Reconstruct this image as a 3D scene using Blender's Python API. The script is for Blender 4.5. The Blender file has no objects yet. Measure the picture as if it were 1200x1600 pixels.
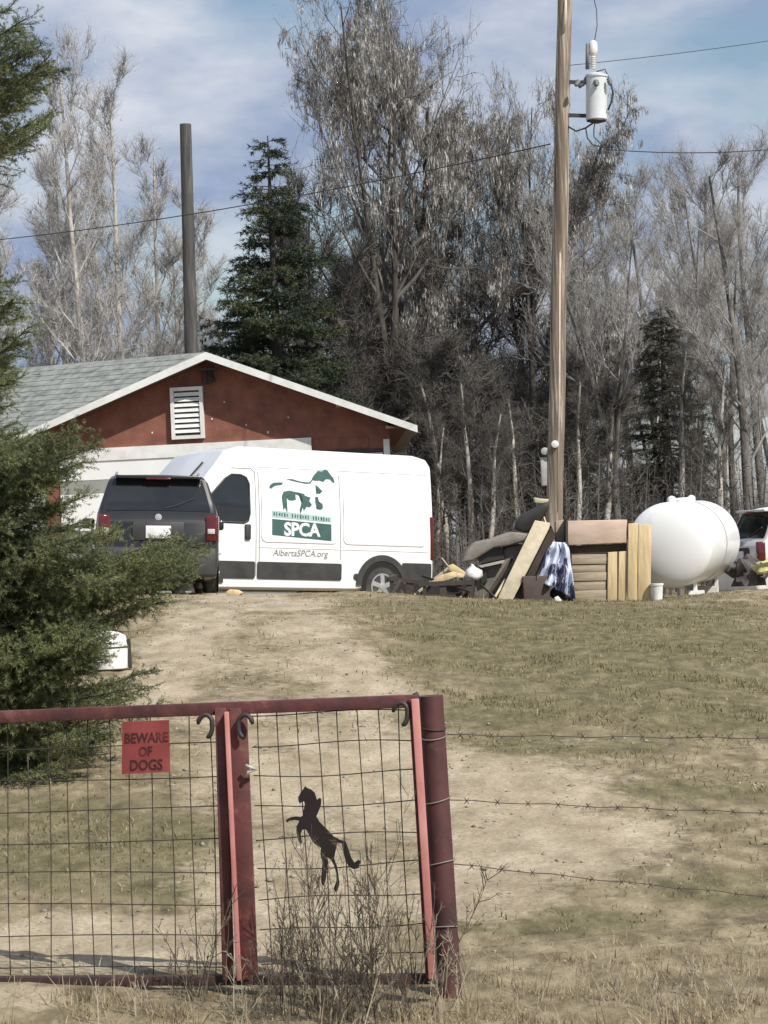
import bpy, bmesh, math, random
import numpy as np
from mathutils import Vector, Matrix, Quaternion, noise as mnoise

C = bpy.context.scene
COL = C.collection
R = math.radians

# ------------------------------------------------------------------ camera
F_PX = 3880.0            # focal length in photograph pixels (1200 x 1600)
EYE = Vector((0, 0, 1.9))
PITCH = math.atan(80 / F_PX)
ROLL = R(2.5)
FWD = Vector((0, math.cos(PITCH), math.sin(PITCH)))
UP0 = Vector((0, -math.sin(PITCH), math.cos(PITCH)))
RT0 = Vector((1, 0, 0))
RT = RT0 * math.cos(ROLL) - UP0 * math.sin(ROLL)
UP = UP0 * math.cos(ROLL) + RT0 * math.sin(ROLL)
cam_d = bpy.data.cameras.new('camera')
cam = bpy.data.objects.new('camera', cam_d)
COL.objects.link(cam)
m = Matrix.Identity(4)
for i in range(3):
    m[i][0], m[i][1], m[i][2], m[i][3] = RT[i], UP[i], -FWD[i], EYE[i]
cam.matrix_world = m
cam_d.sensor_fit = 'VERTICAL'
cam_d.sensor_height = 36
cam_d.lens = F_PX / 1600 * 36
cam_d.clip_start = 0.1
cam_d.clip_end = 5000
C.camera = cam

# ------------------------------------------------------------------ sky
SUN_EL, SUN_AZ = R(46), R(44)      # azimuth: to the right of straight behind the camera
w = bpy.data.worlds.new('World')
C.world = w
w.use_nodes = True
nt = w.node_tree
nt.nodes.clear()
N = nt.nodes.new
L = nt.links.new
out = N('ShaderNodeOutputWorld')
bg = N('ShaderNodeBackground')
bg.inputs['Strength'].default_value = 0.092
sky = N('ShaderNodeTexSky')
sky.sky_type = 'NISHITA'
sky.sun_disc = False
sky.sun_elevation = SUN_EL
sky.sun_rotation = math.pi - SUN_AZ
sky.air_density = 1.2
sky.dust_density = 0.3
sky.ozone_density = 1.6
tc = N('ShaderNodeTexCoord')
mp = N('ShaderNodeMapping')
mp.inputs['Scale'].default_value = (1.0, 1.0, 2.3)
mp.inputs['Location'].default_value = (0.37, 0.1, 0.23)
mp.inputs['Rotation'].default_value = (0, R(-7), 0)
n1 = N('ShaderNodeTexNoise')
n1.inputs['Scale'].default_value = 7.5
n1.inputs['Detail'].default_value = 5
n1.inputs['Roughness'].default_value = 0.5
n1.inputs['Distortion'].default_value = 0.15
r1 = N('ShaderNodeValToRGB')
r1.color_ramp.elements[0].position = 0.34
r1.color_ramp.elements[1].position = 0.52
n2 = N('ShaderNodeTexNoise')
n2.inputs['Scale'].default_value = 11
n2.inputs['Detail'].default_value = 6
n2.inputs['Roughness'].default_value = 0.52
r2 = N('ShaderNodeValToRGB')
r2.color_ramp.elements[0].position = 0.40
r2.color_ramp.elements[0].color = (3.2, 4.05, 5.8, 1)
r2.color_ramp.elements[1].position = 0.64
r2.color_ramp.elements[1].color = (6.9, 7.3, 8.1, 1)
mx = N('ShaderNodeMixRGB')
L(tc.outputs['Generated'], mp.inputs['Vector'])
L(mp.outputs[0], n1.inputs['Vector'])
L(mp.outputs[0], n2.inputs['Vector'])
L(n1.outputs['Fac'], r1.inputs[0])
L(n2.outputs['Fac'], r2.inputs[0])
L(r1.outputs[0], mx.inputs[0])
L(sky.outputs[0], mx.inputs[1])
L(r2.outputs[0], mx.inputs[2])
L(mx.outputs[0], bg.inputs[0])
L(bg.outputs[0], out.inputs[0])

# ------------------------------------------------------------------ sun
sd = bpy.data.lights.new('sun', 'SUN')
sd.energy = 5.0
sd.angle = R(0.6)
sd.color = (1.0, 0.95, 0.87)
so = bpy.data.objects.new('sun', sd)
COL.objects.link(so)
SUN_DIR = Vector((math.sin(SUN_AZ) * math.cos(SUN_EL), -math.cos(SUN_AZ) * math.cos(SUN_EL), math.sin(SUN_EL)))
so.rotation_euler = SUN_DIR.to_track_quat('Z', 'Y').to_euler()
so.location = (10, -15, 30)

C.view_settings.view_transform = 'Standard'
C.view_settings.look = 'None'
C.view_settings.exposure = 0.10
C.view_settings.gamma = 1.0
C.render.engine = 'CYCLES'
C.cycles.use_denoising = True
C.cycles.max_bounces = 6
C.cycles.transparent_max_bounces = 8


# ------------------------------------------------------------------ pixel helpers
def at(px, py, d):
    """point on the ray through a photograph pixel at distance d along the view axis"""
    return EYE + (FWD + RT * ((px - 600) / F_PX) - UP * ((py - 800) / F_PX)) * d


def proj(x, y, z):
    """arrays of world coordinates -> photograph pixels"""
    dx, dy, dz = x - EYE[0], y - EYE[1], z - EYE[2]
    dep = dx * FWD[0] + dy * FWD[1] + dz * FWD[2]
    dep = np.where(np.abs(dep) < 0.5, 0.5, dep)
    return (600 + F_PX * (dx * RT[0] + dy * RT[1] + dz * RT[2]) / dep,
            800 - F_PX * (dx * UP[0] + dy * UP[1] + dz * UP[2]) / dep, dep)


PROF_Y = np.array([-60, 0, 8, 10, 11, 13, 16, 20, 24, 28, 31, 33, 35, 38, 42, 48, 60, 100, 200, 700], float)
PROF_Z = np.array([-.5, -.25, -.10, -.03, 0.0, .12, .36, .72, 1.05, 1.30, 1.41, 1.445, 1.40, 1.28, 1.18, 1.15, 1.2, 1.5, 2.2, 4], float)


def ground_arr(x, y):
    x = np.asarray(x, float)
    y = np.asarray(y, float)
    z = np.zeros(np.broadcast(x, y).shape)
    for o in (-1.2, -.6, 0, .6, 1.2):
        z = z + np.interp(y + o, PROF_Y, PROF_Z) / 5
    sl = np.interp(y, [0, 9, 12, 25, 45, 60], [-.02, -.03, -.035, -.062, -.062, -.02])
    xc = 7 * np.tanh(x / 7)
    z = z + sl * xc
    near = np.clip((y - 9) / 6, 0, 1) * np.clip((70 - y) / 20, 0, 1)
    z = z + near * (0.025 * np.sin(x * 1.3 + y * .7) * np.sin(y * .9 - x * .4) + 0.012 * np.sin(x * 3.1 - 1 + y * .3) * np.sin(y * 2.3 + x))
    z = z + .16 * np.exp(-((x - 5.0) / 1.0) ** 2 - ((y - 33.8) / 1.6) ** 2) + .05 * np.exp(-((x + .8) / 1.6) ** 2 - ((y - 33.5) / 1.5) ** 2)
    return z


def gz(x, y):
    return float(ground_arr(x, y))


def gp(px, py):
    """where the ray through a pixel meets the ground"""
    d = 9.0
    while d < 400:
        p = at(px, py, d)
        if p.z < gz(p.x, p.y):
            return p
        d += 0.02
    return p


def gat(px, d):
    """ground point under pixel column px at distance d"""
    py = 900
    for _ in range(6):
        p = at(px, py, d)
        py += (p.z - gz(p.x, p.y)) * F_PX / d
    p = at(px, py, d)
    return Vector((p.x, p.y, gz(p.x, p.y)))


# ------------------------------------------------------------------ materials
MATS = {}


def mat(name, c, rough=.7, c2=None, scale=6.0, detail=5, lo=.35, hi=.65, bump=0.0, bscale=None, metal=0.0, coat=0.0,
        stretch=(1, 1, 1), spec=.5, c3=None, scale3=1.5, trans=0.0, lo3=.5, hi3=.7):
    if name in MATS:
        return MATS[name]
    mt = bpy.data.materials.new(name)
    mt.use_nodes = True
    t = mt.node_tree
    b = t.nodes['Principled BSDF']
    b.inputs['Roughness'].default_value = rough
    b.inputs['Metallic'].default_value = metal
    b.inputs['Specular IOR Level'].default_value = spec
    b.inputs['Coat Weight'].default_value = coat
    b.inputs['Coat Roughness'].default_value = 0.08
    if c2 is None:
        c2 = tuple(min(1, v * .78) for v in c)
    tc = t.nodes.new('ShaderNodeTexCoord')
    mp = t.nodes.new('ShaderNodeMapping')
    mp.inputs['Scale'].default_value = stretch
    t.links.new(tc.outputs['Object'], mp.inputs['Vector'])
    n = t.nodes.new('ShaderNodeTexNoise')
    n.inputs['Scale'].default_value = scale
    n.inputs['Detail'].default_value = detail
    n.inputs['Roughness'].default_value = .6
    t.links.new(mp.outputs[0], n.inputs['Vector'])
    r = t.nodes.new('ShaderNodeValToRGB')
    r.color_ramp.elements[0].position = lo
    r.color_ramp.elements[1].position = hi
    r.color_ramp.elements[0].color = (*c2, 1)
    r.color_ramp.elements[1].color = (*c, 1)
    t.links.new(n.outputs['Fac'], r.inputs[0])
    col = r.outputs[0]
    if c3 is not None:
        n3 = t.nodes.new('ShaderNodeTexNoise')
        n3.inputs['Scale'].default_value = scale3
        n3.inputs['Detail'].default_value = 7
        n3.inputs['Roughness'].default_value = .65
        t.links.new(mp.outputs[0], n3.inputs['Vector'])
        r3 = t.nodes.new('ShaderNodeValToRGB')
        r3.color_ramp.elements[0].position = lo3
        r3.color_ramp.elements[1].position = hi3
        t.links.new(n3.outputs['Fac'], r3.inputs[0])
        mm = t.nodes.new('ShaderNodeMixRGB')
        t.links.new(r3.outputs[0], mm.inputs[0])
        t.links.new(col, mm.inputs[1])
        mm.inputs[2].default_value = (*c3, 1)
        col = mm.outputs[0]
    t.links.new(col, b.inputs['Base Color'])
    if bump:
        nb = t.nodes.new('ShaderNodeTexNoise')
        nb.inputs['Scale'].default_value = bscale or scale * 2
        nb.inputs['Detail'].default_value = 6
        t.links.new(mp.outputs[0], nb.inputs['Vector'])
        bm_ = t.nodes.new('ShaderNodeBump')
        bm_.inputs['Strength'].default_value = bump
        bm_.inputs['Distance'].default_value = .02
        t.links.new(nb.outputs['Fac'], bm_.inputs['Height'])
        t.links.new(bm_.outputs[0], b.inputs['Normal'])
    if trans:
        tr = t.nodes.new('ShaderNodeBsdfTranslucent')
        t.links.new(col, tr.inputs[0])
        ms = t.nodes.new('ShaderNodeMixShader')
        ms.inputs[0].default_value = trans
        o = t.nodes['Material Output']
        t.links.new(b.outputs[0], ms.inputs[1])
        t.links.new(tr.outputs[0], ms.inputs[2])
        t.links.new(ms.outputs[0], o.inputs[0])
    MATS[name] = mt
    return mt


# ------------------------------------------------------------------ object helpers
def tag(o, label=None, cat=None, group=None, kind=None):
    if label:
        o['label'] = label
    if cat:
        o['category'] = cat
    if group:
        o['group'] = group
    if kind:
        o['kind'] = kind
    return o


def empty(name, loc, label, cat, group=None, mtx=None):
    o = bpy.data.objects.new(name, None)
    COL.objects.link(o)
    o.empty_display_size = .2
    if mtx is not None:
        o.matrix_world = mtx
    else:
        o.location = loc
    tag(o, label, cat, group)
    bpy.context.view_layer.update()
    return o


def link(name, me, material, parent=None, smooth=False, angle=None):
    if material is not None:
        me.materials.append(material)
    if smooth:
        me.polygons.foreach_set('use_smooth', [True] * len(me.polygons))
        if angle:
            me.set_sharp_from_angle(angle=R(angle))
    o = bpy.data.objects.new(name, me)
    COL.objects.link(o)
    if parent is not None:
        o.parent = parent
    return o


def world_of(o):
    return (world_of(o.parent) @ o.matrix_basis) if o.parent else o.matrix_basis.copy()


class MB:
    """collects geometry; build() links it as one mesh object. world=True: the points are in world space"""

    def __init__(s):
        s.v = []
        s.f = []

    def box(s, c, size, rot=None, jitter=0):
        x, y, z = [q / 2 for q in size]
        k = len(s.v)
        for a in (-1, 1):
            for b in (-1, 1):
                for d in (-1, 1):
                    p = Vector((a * x, b * y, d * z))
                    if rot is not None:
                        p = rot @ p
                    p = p + Vector(c)
                    if jitter:
                        p += Vector([random.uniform(-jitter, jitter) for _ in range(3)])
                    s.v.append(tuple(p))
        for f in ((0, 1, 3, 2), (4, 6, 7, 5), (0, 4, 5, 1), (2, 3, 7, 6), (0, 2, 6, 4), (1, 5, 7, 3)):
            s.f.append(tuple(k + i for i in f))
        return s

    def beam(s, a, b, wid, thk, side=Vector((0, 0, 1))):
        a, b = Vector(a), Vector(b)
        d = (b - a).normalized()
        u = (side - d * side.dot(d)).normalized()
        v = d.cross(u)
        k = len(s.v)
        for p in (a, b):
            for (i, j) in ((-1, -1), (1, -1), (1, 1), (-1, 1)):
                s.v.append(tuple(p + u * (i * wid / 2) + v * (j * thk / 2)))
        for f in ((3, 2, 1, 0), (4, 5, 6, 7), (0, 1, 5, 4), (1, 2, 6, 5), (2, 3, 7, 6), (3, 0, 4, 7)):
            s.f.append(tuple(k + i for i in f))
        return s

    def tube(s, pts, rad, n=6, cap=True):
        pts = [Vector(p) for p in pts]
        if not hasattr(rad, '__len__'):
            rad = [rad] * len(pts)
        k0 = len(s.v)
        u = None
        for i, p in enumerate(pts):
            d = (pts[min(i + 1, len(pts) - 1)] - pts[max(i - 1, 0)])
            if d.length < 1e-9:
                d = Vector((0, 0, 1))
            d.normalize()
            if u is None:
                u = d.orthogonal().normalized()
            else:
                u = (u - d * u.dot(d))
                u = u.normalized() if u.length > 1e-6 else d.orthogonal().normalized()
            v = d.cross(u)
            for j in range(n):
                a = 2 * math.pi * j / n
                s.v.append(tuple(p + (u * math.cos(a) + v * math.sin(a)) * rad[i]))
        for i in range(len(pts) - 1):
            for j in range(n):
                a = k0 + i * n + j
                b = k0 + i * n + (j + 1) % n
                s.f.append((a, b, b + n, a + n))
        if cap:
            s.f.append(tuple(k0 + n - 1 - j for j in range(n)))
            e = k0 + (len(pts) - 1) * n
            s.f.append(tuple(e + j for j in range(n)))
        return s

    def lathe(s, prof, origin, axis, n=32):
        """prof: list of (along axis, radius)"""
        axis = Vector(axis).normalized()
        u = axis.orthogonal().normalized()
        v = axis.cross(u)
        k0 = len(s.v)
        o = Vector(origin)
        for (h, r) in prof:
            for j in range(n):
                a = 2 * math.pi * j / n
                s.v.append(tuple(o + axis * h + (u * math.cos(a) + v * math.sin(a)) * max(r, 1e-4)))
        for i in range(len(prof) - 1):
            for j in range(n):
                a = k0 + i * n + j
                b = k0 + i * n + (j + 1) % n
                s.f.append((a, b, b + n, a + n))
        s.f.append(tuple(k0 + n - 1 - j for j in range(n)))
        e = k0 + (len(prof) - 1) * n
        s.f.append(tuple(e + j for j in range(n)))
        return s

    def prism(s, poly, off):
        """poly: 3D outline, extruded by vector off"""
        k = len(s.v)
        n = len(poly)
        off = Vector(off)
        for p in poly:
            s.v.append(tuple(Vector(p)))
        for p in poly:
            s.v.append(tuple(Vector(p) + off))
        s.f.append(tuple(k + i for i in range(n)))
        s.f.append(tuple(k + n + n - 1 - i for i in range(n)))
        for i in range(n):
            j = (i + 1) % n
            s.f.append((k + i, k + n + i, k + n + j, k + j))
        return s

    def build(s, name, material, parent=None, smooth=False, angle=None, world=True, bevel=0, tri=False, sub=0):
        me = bpy.data.meshes.new(name)
        vs = s.v
        if world and parent is not None:
            im = world_of(parent).inverted()
            vs = [tuple(im @ Vector(p)) for p in vs]
        origin = None
        if parent is None:
            a = np.array(vs)
            origin = Vector(((a[:, 0].min() + a[:, 0].max()) / 2, (a[:, 1].min() + a[:, 1].max()) / 2, a[:, 2].min()))
            vs = [(p[0] - origin.x, p[1] - origin.y, p[2] - origin.z) for p in vs]
        me.from_pydata(vs, [], s.f)
        bm_ = bmesh.new()
        bm_.from_mesh(me)
        if tri:
            bmesh.ops.triangulate(bm_, faces=[f for f in bm_.faces if len(f.verts) > 4])
        bmesh.ops.recalc_face_normals(bm_, faces=bm_.faces)
        if bevel:
            bmesh.ops.bevel(bm_, geom=[e for e in bm_.edges if e.calc_face_angle(0) > .5], offset=bevel, segments=2, affect='EDGES', profile=.5)
        bm_.to_mesh(me)
        bm_.free()
        me.validate()
        o = link(name, me, material, parent, smooth or bevel > 0, angle or (50 if bevel else None))
        if origin is not None:
            o.location = origin
        return o


def big_mesh(name, V, F, mats_idx=None):
    """V (n,3), F (m,3) arrays -> mesh, quickly"""
    V = np.asarray(V, np.float32)
    F = np.asarray(F, np.int32)
    me = bpy.data.meshes.new(name)
    k = F.shape[1]
    me.vertices.add(len(V))
    me.vertices.foreach_set('co', V.ravel())
    me.loops.add(F.size)
    me.loops.foreach_set('vertex_index', F.ravel())
    me.polygons.add(len(F))
    me.polygons.foreach_set('loop_start', np.arange(len(F), dtype=np.int32) * k)
    me.polygons.foreach_set('loop_total', np.full(len(F), k, dtype=np.int32))
    me.update(calc_edges=True)
    return me


def text_mesh(txt, size, ext=0.0, shear=0.0, off=0.0, align='CENTER', space=1.0):
    cu = bpy.data.curves.new('lettering', 'FONT')
    cu.body = txt
    cu.size = size
    cu.extrude = ext
    cu.shear = shear
    cu.offset = off
    cu.align_x = align
    cu.space_character = space
    cu.resolution_u = 3
    o = bpy.data.objects.new('lettering', cu)
    COL.objects.link(o)
    dg = bpy.context.evaluated_depsgraph_get()
    me = bpy.data.meshes.new_from_object(o.evaluated_get(dg))
    bpy.data.objects.remove(o)
    vs = [tuple(v.co) for v in me.vertices]
    fs = [tuple(p.vertices) for p in me.polygons]
    bpy.data.meshes.remove(me)
    return vs, fs


#SETTING
# ------------------------------------------------------------------ ground
def soft(px, py, cx, cy, rx, ry):
    return np.clip(1.35 - np.sqrt(((px - cx) / rx) ** 2 + ((py - cy) / ry) ** 2), 0, 1) / .8


DIRT = [(250, 1075, 75, 45, 1), (280, 1020, 70, 38, 1), (325, 970, 75, 28, 1), (380, 935, 90, 18, .9), (575, 1085, 85, 40, 1), (530, 1035, 80, 35, 1), (480, 985, 75, 28, 1), (450, 945, 90, 16, .9), (400, 1040, 190, 60, .52), (420, 965, 130, 34, .5), (430, 1110, 260, 30, .75), (560, 1225, 230, 110, .95),
        (790, 1235, 190, 62, .95), (860, 1320, 220, 62, .95), (750, 1395, 150, 52, .95), (170, 1475, 300, 52, 1.1), (470, 1400, 200, 120, .8),
        (0, 1560, 110, 24, 1.0), (-250, 1480, 300, 60, 1), (420, 1200, 160, 90, .8), (1120, 1220, 90, 14, .5), (950, 1160, 160, 9, .5)]
GREEN = [(760, 1120, 130, 22, 1.2), (900, 1165, 220, 14, 1.1), (1080, 1235, 150, 16, 1.1), (700, 985, 120, 20, 1.0), (1000, 960, 250, 14, 1.1), (1080, 1075, 220, 22, 1.2), (850, 1440, 200, 22, 1.0), (1120, 1390, 160, 30, .9), (950, 1010, 330, 75, 1), (1100, 1100, 260, 60, .9), (820, 1110, 140, 40, .7), (120, 1320, 290, 75, .95), (250, 1390, 160, 25, .8), (1150, 1250, 120, 40, .5), (800, 950, 300, 18, .7)]


def masks(x, y, z):
    px, py, dep = proj(x, y, z)
    ok = dep > 6
    d = np.zeros(px.shape)
    for (cx, cy, rx, ry, k) in DIRT:
        d = np.maximum(d, k * np.clip(soft(px, py, cx, cy, rx, ry), 0, 1))
    g = np.zeros(px.shape)
    for (cx, cy, rx, ry, k) in GREEN:
        g = np.maximum(g, k * np.clip(soft(px, py, cx, cy, rx, ry), 0, 1))
    behind = y > 34.5
    d = np.where(behind, .35, d)
    g = np.where(behind, .3, g)
    return np.where(ok, d, .2), np.where(ok, g, .2)


def nonuni(a, segs):
    r = [a]
    for (b, st) in segs:
        n = max(1, int(round((b - r[-1]) / st)))
        r += list(np.linspace(r[-1], b, n + 1)[1:])
    return np.array(r)


gx = nonuni(-400, [(-60, 40), (-12, 4), (-6, .5), (8, .12), (14, .5), (60, 4), (400, 40)])
gy = nonuni(-60, [(4, 6), (9, .6), (20, .12), (36, .2), (50, .5), (100, 5), (700, 60)])
GX, GY = np.meshgrid(gx, gy)
GZ = ground_arr(GX, GY)
rng = np.random.default_rng(5)
fine = ((GX > -6) & (GX < 8) & (GY > 9) & (GY < 36))
GZn = GZ + np.where(fine, rng.normal(0, .006, GZ.shape), 0)
nx, ny = len(gx), len(gy)
idx = np.arange(nx * ny).reshape(ny, nx)
Fq = np.stack([idx[:-1, :-1], idx[:-1, 1:], idx[1:, 1:], idx[1:, :-1]], -1).reshape(-1, 4)
gme = big_mesh('ground', np.stack([GX, GY, GZn], -1).reshape(-1, 3), Fq)
dm, gm = masks(GX.ravel(), GY.ravel(), GZ.ravel())
for nm, arr in (('dirt', dm), ('green', gm)):
    at_ = gme.attributes.new(nm, 'FLOAT', 'POINT')
    at_.data.foreach_set('value', arr.astype(np.float32))


def ground_material():
    mt = bpy.data.materials.new('ground_soil_and_turf')
    mt.use_nodes = True
    t = mt.node_tree
    b = t.nodes['Principled BSDF']
    b.inputs['Roughness'].default_value = .95
    b.inputs['Specular IOR Level'].default_value = .15
    nn = t.nodes.new
    ln = t.links.new
    tc = nn('ShaderNodeTexCoord')

    def noi(sc, det=6, st=(1, 1, 1), rg=.6):
        mp = nn('ShaderNodeMapping')
        mp.inputs['Scale'].default_value = st
        ln(tc.outputs['Object'], mp.inputs['Vector'])
        n = nn('ShaderNodeTexNoise')
        n.inputs['Scale'].default_value = sc
        n.inputs['Detail'].default_value = det
        n.inputs['Roughness'].default_value = rg
        ln(mp.outputs[0], n.inputs['Vector'])
        return n.outputs['Fac']

    def ramp(fac, stops):
        r = nn('ShaderNodeValToRGB')
        e = r.color_ramp.elements
        e[0].position, e[0].color = stops[0][0], (*stops[0][1], 1)
        e[1].position, e[1].color = stops[-1][0], (*stops[-1][1], 1)
        for (p, c) in stops[1:-1]:
            q = e.new(p)
            q.color = (*c, 1)
        ln(fac, r.inputs[0])
        return r.outputs[0]

    def mth(op, a, b_):
        q = nn('ShaderNodeMath')
        q.operation = op
        for i, v in enumerate((a, b_)):
            if isinstance(v, (int, float)):
                q.inputs[i].default_value = v
            else:
                ln(v, q.inputs[i])
        return q.outputs[0]

    def mix(f, a, b_):
        q = nn('ShaderNodeMixRGB')
        ln(f, q.inputs[0])
        ln(a, q.inputs[1])
        ln(b_, q.inputs[2])
        return q.outputs[0]

    ad = nn('ShaderNodeAttribute')
    ad.attribute_name = 'dirt'
    ag = nn('ShaderNodeAttribute')
    ag.attribute_name = 'green'
    edge = noi(1.7, 10, (1, .55, 1), .72)
    fine_ = noi(14, 6)
    dirt = ramp(noi(3.2, 8, (1.2, .6, 1), .62), [(.28, (.28, .225, .15)), (.5, (.42, .35, .245)), (.72, (.55, .475, .35))])
    peb = ramp(noi(38, 3), [(.35, (.55, .55, .55)), (.62, (1.05, 1.05, 1.05))])
    q = nn('ShaderNodeMixRGB')
    q.blend_type = 'MULTIPLY'
    q.inputs[0].default_value = .55
    ln(dirt, q.inputs[1])
    ln(peb, q.inputs[2])
    dirt = q.outputs[0]
    straw = ramp(noi(5, 9, (1, .55, 1), .7), [(.3, (.095, .076, .046)), (.48, (.22, .18, .112)), (.68, (.40, .335, .22))])
    grn = ramp(noi(6, 9, (1, .55, 1), .7), [(.3, (.075, .066, .037)), (.5, (.16, .138, .076)), (.72, (.29, .245, .148))])
    fg = ramp(mth('ADD', ag.outputs['Fac'], mth('MULTIPLY', mth('SUBTRACT', noi(1.3, 9, (1, .45, 1), .72), .5), 2.2)), [(.22, (0, 0, 0)), (.72, (1, 1, 1))])
    turf = mix(fg, straw, grn)
    fd = ramp(mth('ADD', mth('ADD', ad.outputs['Fac'], mth('MULTIPLY', mth('SUBTRACT', edge, .5), 2.0)), mth('MULTIPLY', mth('SUBTRACT', fine_, .5), 1.0)), [(.40, (0, 0, 0)), (.78, (1, 1, 1))])
    ln(mix(fd, turf, dirt), b.inputs['Base Color'])
    bp = nn('ShaderNodeBump')
    bp.inputs['Strength'].default_value = .7
    bp.inputs['Distance'].default_value = .05
    ln(noi(9, 10, (1, 1, 1), .7), bp.inputs['Height'])
    ln(bp.outputs[0], b.inputs['Normal'])
    return mt


GMAT = ground_material()
gnd = link('ground', gme, GMAT, None, True)
tag(gnd, 'dry sloping ground of turf and bare dirt', 'ground', kind='structure')

# the worn drive: a sheet 4 mm above the ground where it is bare
cell = (GX > -3.6) & (GX < 1.6) & (GY > 10.8) & (GY < 33)
dmg = dm.reshape(ny, nx)
keep = (np.minimum.reduce([dmg[:-1, :-1], dmg[:-1, 1:], dmg[1:, 1:], dmg[1:, :-1]]) > .82) & cell[:-1, :-1] & cell[1:, 1:]
sel = Fq.reshape(ny - 1, nx - 1, 4)[keep]
used, inv = np.unique(sel, return_inverse=True)
full = np.zeros((ny, nx), bool)
full[1:-1, 1:-1] = keep[:-1, :-1] & keep[:-1, 1:] & keep[1:, 1:] & keep[1:, :-1]
Vd = np.stack([GX, GY, GZn + np.where(full, .004, -.008)], -1).reshape(-1, 3)[used]
dme = big_mesh('driveway', Vd, inv.reshape(-1, 4))
for nm, arr in (('dirt', dm), ('green', gm)):
    at_ = dme.attributes.new(nm, 'FLOAT', 'POINT')
    at_.data.foreach_set('value', arr[used].astype(np.float32))
tag(link('driveway', dme, GMAT, None, True), 'bare dirt drive worn up the slope behind the red gate', 'driveway', kind='structure')


# ------------------------------------------------------------------ grass (uncountable)
def grass(name, n, region, hfun, width, material, label, lean=.5, dens=None, seed=1):
    r = np.random.default_rng(seed)
    (x0, x1, y0, y1) = region
    x = r.uniform(x0, x1, n)
    y = r.uniform(y0, y1, n)
    z = ground_arr(x, y)
    d, g = masks(x, y, z)
    px, py, dep = proj(x, y, z)
    keep = r.random(n) < dens(d, g, px, py, x, y)
    x, y, z = x[keep], y[keep], z[keep]
    n = len(x)
    h = hfun(r, n, x, y)
    a = r.uniform(0, 2 * np.pi, n)
    wv = np.stack([np.cos(a), np.sin(a), 0 * a], -1) * (width * r.uniform(.6, 1.3, n))[:, None]
    b = r.uniform(0, 2 * np.pi, n)
    ln_ = np.abs(r.normal(0, lean, n))
    lv = np.stack([np.cos(b) * ln_, np.sin(b) * ln_, np.ones(n)], -1)
    lv /= np.linalg.norm(lv, axis=1)[:, None]
    p = np.stack([x, y, z - .01], -1)
    mid = p + lv * (h * .55)[:, None]
    lv2 = lv + np.stack([np.cos(b), np.sin(b), -.5 * np.ones(n)], -1) * (.5 * ln_)[:, None]
    tip = mid + lv2 / np.linalg.norm(lv2, axis=1)[:, None] * (h * .5)[:, None]
    V = np.stack([p - wv, p + wv, mid + wv * .7, mid - wv * .7, tip], 1).reshape(-1, 3)
    k = np.arange(n)[:, None] * 5
    F = np.concatenate([k + [0, 1, 2], k + [0, 2, 3], k + [3, 2, 4]], 0)
    o = link(name, big_mesh(name, V, F), material)
    return tag(o, label, 'grass', kind='stuff')


M_straw = mat('dry_straw', (.60, .51, .34), .9, (.28, .225, .14), scale=3.5, trans=.3, c3=(.15, .12, .075), scale3=7, lo3=.5, hi3=.62)
M_olive = mat('olive_turf', (.27, .23, .12), .9, (.14, .125, .06), scale=2.5, trans=.25, c3=(.36, .30, .18), scale3=3)
clump = lambda x, y, s, o: np.clip(.5 + .6 * np.sin(x * s + o) * np.sin(y * s * 1.3 + 2 * o) + .4 * np.sin(x * s * 2.3 + y * s * 1.7 + o), 0, 1)
grass('dry_grass', 60000, (-2.6, 3.4, 9.3, 12.3),
      lambda r, n, x, y: (.025 + .085 * r.random(n) ** 1.6 + .12 * (r.random(n) > .965)) * (.35 + 1.0 * clump(x, y, 6.1, .4) ** 1.5) * np.clip((12.4 - y) / 1.2, .25, 1), .0026, M_straw,
      'long dry straw grass in front of the gate and wire fence', .75,
      lambda d, g, px, py, x, y: np.where(y < 11.05, 1, np.clip(1.1 - d, 0.03, 1) * np.where(px > 690, .9, .25)) * np.where((px < 90) & (y > 10.35), .25, 1) * (.12 + .88 * clump(x, y, 5, 1)), seed=3)
grass('short_grass', 190000, (-4.5, 6.0, 12, 36.5),
      lambda r, n, x, y: (.012 + .035 * r.random(n)) * (.5 + clump(x, y, 1.7, 2)), .006, M_olive,
      'short patchy turf on the slope below the van', .7,
      lambda d, g, px, py, x, y: np.clip(1.0 - 1.15 * d, .01, 1) * (.15 + .85 * clump(x, y, 1.9, .3)) * np.clip(g + .35, 0, 1), seed=4)
grass('straw_tufts', 60000, (-4.5, 6.0, 11.5, 36.5),
      lambda r, n, x, y: (.012 + .035 * r.random(n) + .05 * (r.random(n) > .97)) * (.4 + clump(x, y, 2.3, 1)), .0045, M_straw,
      'scattered pale straw blades lying over the slope', 1.0,
      lambda d, g, px, py, x, y: np.clip(1.05 - .95 * d, .04, 1) * (.1 + .9 * clump(x, y, 2.6, 1.3)), seed=5)


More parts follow.
